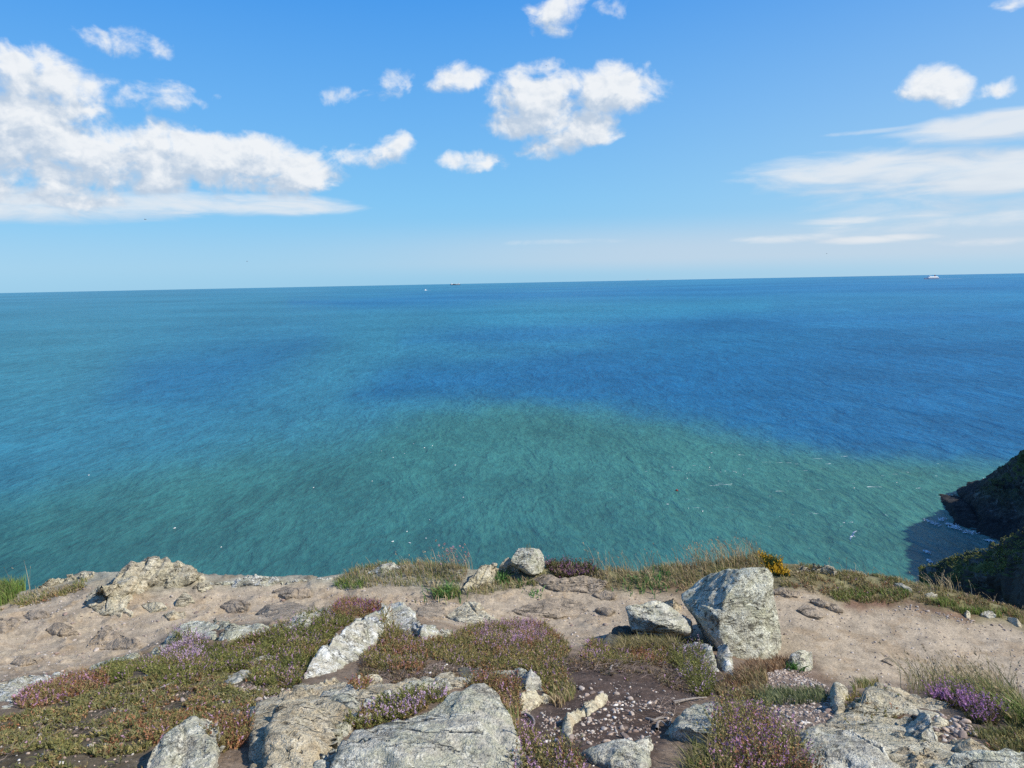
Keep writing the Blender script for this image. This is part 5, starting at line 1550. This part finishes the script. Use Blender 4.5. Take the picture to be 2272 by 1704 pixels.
def sea_mat():
    m, t = new_mat('sea_water')
    a = t.n('ShaderNodeAttribute', attribute_name='Col').outputs['Color']
    p = t.n('ShaderNodeTexCoord').outputs['Object']
    r = t.n('ShaderNodeVectorMath', {0: p}, operation='LENGTH').outputs['Value']
    mp = t.n('ShaderNodeMapping', {'Vector': p, 'Rotation': (0, 0, R(6)), 'Scale': (1.0, .42, 1.0)}).outputs[0]
    mp2 = t.n('ShaderNodeMapping', {'Vector': p, 'Rotation': (0, 0, R(-9)), 'Scale': (1.05, .46, 1.0)}).outputs[0]
    w1 = t.noise(mp, .16, 5, .58, .6)
    w2 = t.noise(mp2, .62, 6, .68, .5)
    w3 = t.noise(mp, 2.1, 3, .6, .3)
    w0 = t.noise(mp, .042, 4, .62, .8)
    h = t.m('ADD', t.m('MULTIPLY_ADD', w0, 7.0, t.m('MULTIPLY', w1, 3.4)), t.m('ADD', t.m('MULTIPLY', w2, 1.5), t.m('MULTIPLY', w3, .28)))
    # body colour of the water is lightened and darkened by the wave noise
    sh = t.ramp(t.m('ADD', t.m('MULTIPLY', w2, .45), t.m('ADD', t.m('MULTIPLY', w1, .30), t.m('ADD', t.m('MULTIPLY', w3, .10), t.m('MULTIPLY', w0, .15)))), .38, .62, .76, 1.27)
    col = t.mix(1.0, a, t.n('ShaderNodeCombineColor', {0: sh, 1: sh, 2: sh}).outputs[0], 'MULTIPLY')
    # whitecaps: only scattered, more of them off the headland
    sp = t.n('ShaderNodeSeparateXYZ', {0: p})
    dx = t.m('MULTIPLY', t.m('SUBTRACT', sp.outputs[0], 85.0), 1 / 75.0)
    dy = t.m('MULTIPLY', t.m('SUBTRACT', sp.outputs[1], 215.0), 1 / 70.0)
    loc = t.ramp(t.m('MULTIPLY_ADD', dx, dx, t.m('MULTIPLY', dy, dy)), 0.1, 1.6, 1, 0)
    mp3 = t.n('ShaderNodeMapping', {'Vector': p, 'Rotation': (0, 0, R(-24)), 'Scale': (.28, 1.0, 1.0)}).outputs[0]
    cap = t.noise(mp3, .55, 4, .65, .8)
    zone = t.noise(p, .045, 3, .5)
    thr = t.m('SUBTRACT', .775, t.m('MULTIPLY', loc, t.m('MULTIPLY', zone, .20)))
    foam = t.ramp(t.m('SUBTRACT', cap, thr), 0.0, .04)
    col = t.mix(t.m('MULTIPLY', foam, .85), col, (.62, .68, .66))
    bn = t.n('ShaderNodeBump', {'Height': h, 'Strength': 1.0, 'Distance': .42})
    df = t.n('ShaderNodeBsdfDiffuse', {'Color': col, 'Normal': bn.outputs[0]})
    gl = t.n('ShaderNodeBsdfGlossy', {'Color': (.9, .95, 1.0), 'Roughness': .22, 'Normal': bn.outputs[0]})
    fr = t.n('ShaderNodeFresnel', {'IOR': 1.33, 'Normal': bn.outputs[0]}).outputs[0]
    # many small facets hide one another near the horizon, so the mirror share stays low there
    fr = t.m('MULTIPLY', t.m('MINIMUM', t.m('MULTIPLY', fr, .34), .115), t.m('SUBTRACT', 1.0, foam))
    mx = t.n('ShaderNodeMixShader', {0: fr, 1: df.outputs[0], 2: gl.outputs[0]})
    t.n('ShaderNodeOutputMaterial', {'Surface': mx.outputs[0]})
    return m


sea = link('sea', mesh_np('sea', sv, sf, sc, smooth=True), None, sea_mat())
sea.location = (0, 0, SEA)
tag(sea, kind='structure')


# ------------------------------------------------------------------ headlands
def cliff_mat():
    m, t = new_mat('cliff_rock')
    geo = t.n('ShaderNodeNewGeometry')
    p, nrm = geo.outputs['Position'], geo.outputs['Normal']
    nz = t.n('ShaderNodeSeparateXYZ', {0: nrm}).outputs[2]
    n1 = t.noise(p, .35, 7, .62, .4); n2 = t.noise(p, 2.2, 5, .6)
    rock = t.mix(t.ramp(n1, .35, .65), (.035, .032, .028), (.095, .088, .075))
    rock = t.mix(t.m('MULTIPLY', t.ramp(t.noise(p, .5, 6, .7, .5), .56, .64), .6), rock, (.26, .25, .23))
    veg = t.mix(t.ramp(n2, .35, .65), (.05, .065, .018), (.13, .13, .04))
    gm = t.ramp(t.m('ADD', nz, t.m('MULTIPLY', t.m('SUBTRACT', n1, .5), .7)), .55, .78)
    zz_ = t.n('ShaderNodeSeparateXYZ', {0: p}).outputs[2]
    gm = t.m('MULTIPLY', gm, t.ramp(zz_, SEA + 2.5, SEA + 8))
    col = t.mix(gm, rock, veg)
    wet_shade = t.ramp(t.m('ADD', zz_, t.m('MULTIPLY', n1, 2.0)), SEA + 2.8, SEA + 5.0, 1, 0)  # wet foot of the cliff, carried higher to darken the sunlit tip
    col = t.mix(t.m('MULTIPLY', wet_shade, .8), col, (.02, .02, .02))
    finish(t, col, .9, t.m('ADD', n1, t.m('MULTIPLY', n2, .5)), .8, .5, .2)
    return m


MAT['cliff'] = cliff_mat()


def loft(name, rows, nu, nv, label, amp, freq, cat='headland', bias=.35):
    """skin between world polylines (rows), then broken up into rocky relief"""
    rows = [np.array(r, float) for r in rows]
    res = []
    for r in rows:
        r0 = rows[-2]
        L = np.concatenate([[0], np.cumsum(np.linalg.norm(np.diff(r0, axis=0), axis=1))])
        u = np.linspace(0, L[-1], nu)
        res.append(np.stack([np.interp(u, L, r[:, k]) for k in range(3)], 1))
    res = np.array(res)
    tt = np.linspace(0, len(rows) - 1, nv)
    g_ = np.stack([res[int(min(t_, len(rows) - 1.0001))] * (1 - (t_ - int(min(t_, len(rows) - 1.0001)))) + res[int(min(t_, len(rows) - 1.0001)) + 1] * (t_ - int(min(t_, len(rows) - 1.0001))) for t_ in tt])
    v = g_.reshape(-1, 3)
    i_, j_ = np.meshgrid(np.arange(nv - 1), np.arange(nu - 1), indexing='ij')
    f = np.stack([i_ * nu + j_, i_ * nu + j_ + 1, (i_ + 1) * nu + j_ + 1, (i_ + 1) * nu + j_], -1).reshape(-1, 4)
    me = mesh_np(name, v, f, None, smooth=True)
    nn = np.empty(len(v) * 3, np.float32); me.vertices.foreach_get('normal', nn); nn = nn.reshape(-1, 3)
    fr = slice(0, len(v) // 3)
    if (nn[fr] * -v[fr]).sum() < 0:
        me.flip_normals(); nn = -nn
    w = fbm(v * freq, 5, .55)
    b = ridge(v * freq * 1.6 + 3, 4, .55) - 1.2
    # blocky joints
    cell = fbm(np.floor(v * freq * 2.2 + .35 * fbm(v * freq, 2)[:, None]) * .73, 1)
    d = amp * (.5 * w + .55 * b + .6 * cell + .25 * ridge(v * freq * 6, 3, .6) - .3 + bias)
    if SEA < v[:, 2].min() + 5: d = d * np.clip((v[:, 2] - SEA) / 6, .3, 1)
    v = v + nn * d[:, None]
    me.vertices.foreach_set('co', v.astype(np.float32).ravel()); me.update()
    o = link(name, me, None, MAT['cliff'])
    return tag(o, label, cat)


# far dark headland: crest traced in the picture, then the coast carries on out of the frame to the right
cr_px = Z5((760, 850), (808, 815), (860, 755), (890, 712), (980, 706), (1040, 712), (1075, 745), (1090, 660), (1122, 600), (1160, 572), (1210, 542), (1238, 480), (1335, 475), (1415, 400), (1430, 320), (1475, 255), (1543, 235))
_wx = [760, 880, 1000, 1100, 1260, 1543]; _wy = [870, 925, 955, 990, 1040, 1150]
wl = []
for q in cr_px:
    zx = (q[0] - 1900) * 4.148
    wl.append(tuple(at_z([Z5((zx, np.interp(zx, _wx, _wy)))[0]], SEA - .3)[0]))
wl += [(98, 124, SEA - .3), (97, 112, SEA - .3), (98, 100, SEA - .3), (102, 80, SEA - .3), (108, 55, SEA - .3), (116, 20, SEA - .3)]
cy = [180, 180, 181, 181, 181, 181, 180, 181, 182, 183, 184, 186, 188, 190, 191, 192, 193]
cr = [tuple(at_y([q], y)[0]) for q, y in zip(cr_px, cy)]
lastc = cr[-1]
cr += [(lastc[0] + 5, 190, SEA + 22), (lastc[0] + 12, 178, SEA + 32), (138, 155, SEA + 44), (132, 125, SEA + 52), (136, 90, SEA + 56), (146, 30, SEA + 58)]
mid = []
bk = [(x * 1.02 + 6, y + 16 + 8, SEA - 1) if i < 17 else (x + 60, y + 30, z + 6) for i, (x, y, z) in enumerate(cr)]
mid = [(w_[0] * .45 + c_[0] * .55, w_[1] * .62 + c_[1] * .38, w_[2] * .42 + c_[2] * .58) for w_, c_ in zip(wl, cr)]
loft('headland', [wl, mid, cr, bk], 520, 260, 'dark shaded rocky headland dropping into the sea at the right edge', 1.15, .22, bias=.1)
# nearer grassy spur
sp_px = Z4((1318, 418), (1380, 404), (1440, 398), (1500, 362), (1570, 345), (1650, 312), (1730, 305), (1810, 298), (1880, 268), (1920, 226), (2012, 196), (2200, 110), (2500, -40))
sy_ = [31, 30.7, 30.3, 29.8, 29.2, 28.6, 28.0, 27.4, 26.8, 26.2, 25.6, 24.6, 23.4]
crest = [np.array(at_y([q], y)[0]) for q, y in zip(sp_px, sy_)]
crest += [np.array([32, 20, -6.0]), np.array([42, 14, -3.0])]
crest = np.array(crest); crest[:, 2] -= .30
foot = crest + np.array([-1.2, -1.0, -13]); foot[:, 1] -= np.linspace(0, 2, len(foot))
shoulder = crest + np.array([-.35, -.5, -.55])
behind = crest + np.array([1.2, 2.2, .05]); behind2 = crest + np.array([5, 6, -22])
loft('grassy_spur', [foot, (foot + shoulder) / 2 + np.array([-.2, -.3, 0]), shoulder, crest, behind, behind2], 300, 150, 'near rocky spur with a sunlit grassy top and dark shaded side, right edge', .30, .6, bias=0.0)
cp = []
for a in range(len(crest) - 3):
    for _ in range(130):
        t_ = RNG.random(); b = crest[a] * (1 - t_) + crest[a + 1] * t_
        k_ = RNG.random()
        cp.append(b + (k_ * (behind[0] - crest[0]) if RNG.random() < .8 else k_ * .3 * (shoulder[0] - crest[0])) + np.array([0, 0, .0]))
cp = np.array(cp)
plant_obj('spur_scrub', [sprigs(cp, .09, [(.20, .22, .06), (.28, .27, .09), (.14, .17, .05), (.36, .31, .15)], 0, leaf=.05, leaves=9, spread=.8)], 'leaf', 'low green and tan scrub growing along the top of the near spur', 'scrub', 'stuff')


# foam round the headland foot
def foam_patch(rows, label):
    vs, fs, o_ = [], [], 0
    for (a, b, w) in rows:
        A, B = at_z([a], SEA + .12)[0], at_z([b], SEA + .12)[0]
        n = 60
        t_ = RNG.random(n); P = A + (B - A) * t_[:, None] + np.stack([RNG.normal(0, w, n), RNG.normal(0, w * 1.8, n), np.abs(RNG.normal(0, .12, n))], 1)
        for p in P:
            k = 7; s_ = RNG.uniform(.05, .24)
            an = np.sort(RNG.uniform(0, 6.28, k))
            ring = np.stack([p[0] + np.cos(an) * s_ * 1.4 * RNG.uniform(.5, 1, k), p[1] + np.sin(an) * s_ * RNG.uniform(.5, 1, k), np.full(k, p[2])], 1)
            ring_b = ring - np.array([0, 0, .10])
            vs += [np.array([p + [0, 0, .08]]), ring, ring_b]
            for q in range(k):
                q2 = (q + 1) % k
                fs += [(o_, o_ + 1 + q, o_ + 1 + q2), (o_ + 1 + q, o_ + 1 + k + q, o_ + 1 + k + q2), (o_ + 1 + q, o_ + 1 + k + q2, o_ + 1 + q2)]
            o_ += 1 + 2 * k
    v = np.concatenate(vs)
    o = link('sea_foam', mesh_np('sea_foam', v, fs), None, plain('foam', (.74, .78, .79), .7))
    return tag(o, label, 'foam', None, 'stuff')


z5 = lambda a, b: Z5((a, b))[0]
foam_patch([(z5(650, 850), z5(770, 890), .35), (z5(770, 845), z5(810, 830), .3), (z5(820, 880), z5(940, 905), .3), (z5(880, 915), z5(945, 925), .4), (z5(990, 955), z5(1095, 960), .3),
            (z5(1190, 1028), z5(1265, 1042), .22), (z5(1050, 660), z5(1090, 665), .35), (z5(630, 1135), z5(665, 1140), .22), (z5(660, 1215), z5(690, 1235), .22)], 'white surf breaking at the foot of the dark headland')


# ------------------------------------------------------------------ boats and birds
def box(bm, x0, x1, y0, y1, z0, z1, taper=0.0):
    v = [bm.verts.new(q) for q in ((x0, y0, z0), (x1, y0, z0), (x1, y1, z0), (x0, y1, z0), (x0 + taper, y0, z1), (x1 - taper, y0, z1), (x1 - taper, y1, z1), (x0 + taper, y1, z1))]
    for f in ((3, 2, 1, 0), (4, 5, 6, 7), (0, 1, 5, 4), (1, 2, 6, 5), (2, 3, 7, 6), (3, 0, 4, 7)):
        bm.faces.new([v[i] for i in f])


def part(name, mat, parent, fn):
    bm = bmesh.new(); fn(bm)
    me = bpy.data.meshes.new(name); bm.to_mesh(me); bm.free()
    return link(name, me, parent, mat)


def hullshape(bm, L, B, D, bow=.18, zb=-2.0):
    """ship hull along x, bow at -x"""
    st = [(-.5, .0, 1.18), (-.46, .25, 1.12), (-.5 + bow, .92, 1.0), (.1, 1.0, 1.0), (.44, .95, 1.0), (.5, .8, 1.05)]
    rings = []
    for (t, w, hh) in st:
        w = max(w, .02)
        x = t * L
        rings.append([bm.verts.new(q) for q in ((x, -B / 2 * w, D * hh), (x * .985, -B / 2 * w * .8, zb), (x * .985, B / 2 * w * .8, zb), (x, B / 2 * w, D * hh))])
    for a, b in zip(rings[:-1], rings[1:]):
        for k in range(4):
            bm.faces.new([a[k], a[(k + 1) % 4], b[(k + 1) % 4], b[k]])
    bm.faces.new(rings[0][::-1]); bm.faces.new(rings[-1])
    bmesh.ops.recalc_face_normals(bm, faces=bm.faces)


def empty(name, loc, rz, label, cat):
    o = bpy.data.objects.new(name, None); COL.objects.link(o)
    o.location = loc; o.rotation_euler = (0, 0, rz)
    return tag(o, label, cat)


WHITE = plain('white_paint', (.80, .80, .78)); NAVY = plain('dark_blue_paint', (.012, .02, .045)); REDP = plain('red_paint', (.22, .05, .04)); GLASS = plain('dark_glass', (.03, .04, .05), .2)
ORNG = plain('orange_paint', (.16, .10, .07)); GREYP = plain('grey_paint', (.3, .32, .34)); WAKE = plain('wake_foam', (.75, .8, .82), .7)


def sea_at(px): return at_z([px], SEA)[0].tolist()


def wake(parent, x0, x1, w0, w1):
    def fn(bm):
        n = 24
        prev = None
        for i in range(n + 1):
            t = i / n; x = x0 + (x1 - x0) * t; w = (w0 + (w1 - w0) * t) * (.8 + .4 * math.sin(i * 2.3))
            r = [bm.verts.new((x, -w, .05)), bm.verts.new((x, 0, .35 * (1 - .6 * t))), bm.verts.new((x, w, .05))]
            if prev:
                bm.faces.new([prev[0], r[0], r[1], prev[1]]); bm.faces.new([prev[1], r[1], r[2], prev[2]])
            prev = r
    return part('wake', WAKE, parent, fn)


# dark cargo ship
c = empty('cargo_ship', sea_at((1010, 632.5)), R(20), 'dark hulled cargo ship with white superstructure, near the horizon left of centre', 'ship')
c.scale = (1.45,) * 3
L = 155
part('hull', NAVY, c, lambda bm: hullshape(bm, L, 24, 11))
part('superstructure', WHITE, c, lambda bm: (box(bm, -66, -44, -11, 11, 11.5, 27, 1), box(bm, -62, -48, -13, 13, 27, 30)))
part('bridge_windows', GLASS, c, lambda bm: box(bm, -62.6, -61.9, -10, 10, 27.6, 29.4))
part('funnel', REDP, c, lambda bm: box(bm, 46, 54, -4, 4, 12, 30, 1.2))
part('stern_house', WHITE, c, lambda bm: box(bm, 40, 70, -10, 10, 11.5, 20, 1))
for x in (-30, -8, 14):
    part('deck_cargo', (ORNG, GREYP, WHITE)[(x + 30) // 22], c, lambda bm: box(bm, x, x + 19, -10, 10, 11.2, 17))
part('mast', WHITE, c, lambda bm: box(bm, -56, -54.5, -.8, .8, 30, 42, .4))
# small white boat with wake
c = empty('motor_boat', sea_at((944, 644.5)), R(28), 'small white boat trailing a short wake, below and left of the cargo ship', 'boat')
part('hull', WHITE, c, lambda bm: hullshape(bm, 26, 8, 3, zb=-.5))
part('cabin', WHITE, c, lambda bm: box(bm, -5, 6, -3, 3, 3, 8.5, .8))
part('cabin_windows', GLASS, c, lambda bm: box(bm, -4.9, -4.2, -2.4, 2.4, 5.3, 7))
part('mast', GREYP, c, lambda bm: box(bm, 0, .8, -.4, .4, 8.5, 17, .1))
wk = wake(c, 13, 60, 3, 5)
# white ferry at right with wake
c = empty('ferry', sea_at((2066, 619.5)), R(24), 'long white ferry with a wake behind it, near the horizon at right', 'ferry')
c.scale = (1.4,) * 3
L = 150
part('hull', plain('blue_grey_hull', (.16, .22, .32)), c, lambda bm: hullshape(bm, L, 22, 9, bow=.3))
part('superstructure', WHITE, c, lambda bm: (box(bm, -42, 64, -10, 10, 9.3, 15, 3), box(bm, -34, 58, -9, 9, 15, 19.5, 3)))
part('window_band', GLASS, c, lambda bm: box(bm, -36, 56, -10.3, -9.6, 11, 12.6))
part('bridge', WHITE, c, lambda bm: box(bm, -30, -14, -11, 11, 19.6, 23, 1))
part('funnel', REDP, c, lambda bm: box(bm, 34, 42, -3, 3, 19.6, 29, 1.5))
part('mast', WHITE, c, lambda bm: box(bm, -20, -18.8, -.6, .6, 23, 33, .3))
wake(c, 76, 320, 6, 14)
# far vessels
c = empty('fishing_vessel', sea_at((1437, 620)), R(22), 'tiny ship on the horizon right of centre', 'ship')
part('hull', REDP, c, lambda bm: hullshape(bm, 165, 26, 8)); part('superstructure', WHITE, c, lambda bm: (box(bm, 30, 75, -11, 11, 8.3, 24, 2), box(bm, -60, -40, -6, 6, 8.3, 17, 2)))
c = empty('sailing_boat', sea_at((1823, 613.5)), R(10), 'tiny sailing boat on the horizon between the two right hand ships', 'sailing boat')
part('hull', WHITE, c, lambda bm: hullshape(bm, 34, 10, 4, zb=-.5))
part('mast', GREYP, c, lambda bm: box(bm, -1, 0, -.5, .5, 4, 56, .2))


def sail(bm):
    a = [bm.verts.new(q) for q in ((.5, -.25, 7), (16, -.25, 7), (.5, -.25, 54), (.5, .25, 7), (16, .25, 7), (.5, .25, 54))]
    for f in ((0, 1, 2), (5, 4, 3), (0, 3, 4, 1), (1, 4, 5, 2), (2, 5, 3, 0)): bm.faces.new([a[i] for i in f])


part('sail', WHITE, c, sail)


def gull_mesh():
    bm = bmesh.new()
    # body: lathed spindle along x
    rings = []
    prof = [(-.22, .008), (-.19, .03), (-.12, .055), (0, .07), (.12, .055), (.22, .03), (.32, .012)]
    for x, r_ in prof:
        rings.append([bm.verts.new((x, r_ * math.cos(k * math.pi / 4), r_ * math.sin(k * math.pi / 4) + (.02 if x < -.12 else 0))) for k in range(8)])
    for a, b in zip(rings[:-1], rings[1:]):
        for k in range(8): bm.faces.new([a[k], a[(k + 1) % 8], b[(k + 1) % 8], b[k]])
    bm.faces.new(rings[0][::-1]); bm.faces.new(rings[-1])
    bmesh.ops.recalc_face_normals(bm, faces=bm.faces)
    me = bpy.data.meshes.new('gull_body'); bm.to_mesh(me); bm.free()
    me.polygons.foreach_set('use_smooth', np.ones(len(me.polygons), bool))
    wings = []
    for s_ in (1, -1):
        bm = bmesh.new()
        st = [(0, -.10, .10, .02), (.28, -.14, .05, .13), (.5, -.06, .08, .12), (.72, .14, .17, .04)]
        rr2 = []
        for y, xa, xb, z in st:
            y *= s_
            rr2.append([bm.verts.new((xa, y, z + .008)), bm.verts.new((xb, y, z + .004)), bm.verts.new((xb, y, z - .004)), bm.verts.new((xa, y, z - .008))])
        for a, b in zip(rr2[:-1], rr2[1:]):
            for k in range(4): bm.faces.new([a[k], a[(k + 1) % 4], b[(k + 1) % 4], b[k]])
        bm.faces.new(rr2[0][::-1]); bm.faces.new(rr2[-1])
        bmesh.ops.recalc_face_normals(bm, faces=bm.faces)
        w_ = bpy.data.meshes.new('gull_wing'); bm.to_mesh(w_); bm.free()
        wings.append(w_)
    return me, wings


GB, GW = gull_mesh()
FEATH = plain('white_feathers', (.78, .78, .76)); DARKF = plain('grey_feathers', (.18, .18, .19)); BEAK = plain('beak', (.6, .35, .05))


def bird(px, dist, rz, tilt, label, mat, scale=1.0):
    p = rays([px])[0]; p = p / np.linalg.norm(p) * dist
    r_ = empty('gull', p.tolist(), rz, label, 'bird')
    r_.rotation_euler = (tilt, R(8), rz); r_.scale = (scale,) * 3
    b = GB.copy(); b.materials.append(mat); link('body', b, r_)
    for w_ in GW:
        w2 = w_.copy(); w2.materials.append(mat); link('wing', w2, r_)
    part('beak', BEAK, r_, lambda bm: box(bm, -.27, -.215, -.008, .008, .014, .03, .004))
    return r_


bird(Z4((875, 115))[0], 95, R(-60), R(50), 'white gull gliding low over the water left of the headland', FEATH, 1.0)
bird((322, 487), 200, R(0), R(0), 'small dark bird under the left cloud bank', DARKF, .9)
bird((548, 580), 260, R(20), R(10), 'tiny dark bird low in the sky at left, above the horizon', DARKF, .9)
bird((1212, 146), 200, R(60), R(20), 'tiny dark speck of a bird above the central cloud', DARKF, .6)
bird((1834, 563), 300, R(0), R(0), 'tiny dark bird low in the sky at right', DARKF, .8)

# gulls resting on the water: body only shows at this size
K2 = 1 / 1.9472
REST = [(1786, 749), (1868, 757), (1834, 766), (1747, 791), (1698, 808), (1648, 780), (1602, 787), (1714, 678), (1608, 910), (1355, 938), (1966, 841), (2001, 980), (1856, 1078), (1758, 1128), (1697, 1171), (1769, 1177), (1840, 1157), (956, 1195), (755, 1113), (384, 884)]
REST2 = [(692, 850), (757, 898), (1000, 883), (968, 872), (435, 943), (762, 1027), (824, 1040), (853, 851), (1058, 815), (862, 788), (1662, 916), (1478, 940), (2037, 898)]
for i, (a, b) in enumerate([(x * K2, 600 + y * K2) for x, y in REST] + [(1136 + x * K2, 600 + y * K2) for x, y in REST2]):
    p = at_z([(a, b)], SEA + .15)[0]
    o = bpy.data.objects.new('resting_gull', GB if i else GB)
    COL.objects.link(o)
    if not GB.materials: GB.materials.append(FEATH)
    o.location = p.tolist(); o.rotation_euler = (0, 0, RNG.uniform(0, 6.28)); s_ = 1.1 * RNG.uniform(.8, 1.25)
    o.scale = (s_, s_ * 1.2, s_ * 1.5)
    tag(o, 'small white gull resting on the sea' + (' in the left half' if i < 20 else ' right of centre'), 'bird', 'gulls on the water at left' if i < 20 else 'gulls on the water right of centre')
c = empty('buoy', at_z([(1501.7, 1089)], SEA)[0].tolist(), 0, 'small red marker buoy floating right of centre', 'buoy')


def ball(bm):
    bmesh.ops.create_uvsphere(bm, u_segments=12, v_segments=8, radius=.38)
    for v_ in bm.verts: v_.co.z = v_.co.z * .9 + .12


part('float', REDP, c, ball)
part('pole', GREYP, c, lambda bm: box(bm, -.03, .03, -.03, .03, .4, .9))
print('plant tris', TRI[0], 'total', sum(len(m.loops) - 2 * len(m.polygons) for m in bpy.data.meshes))
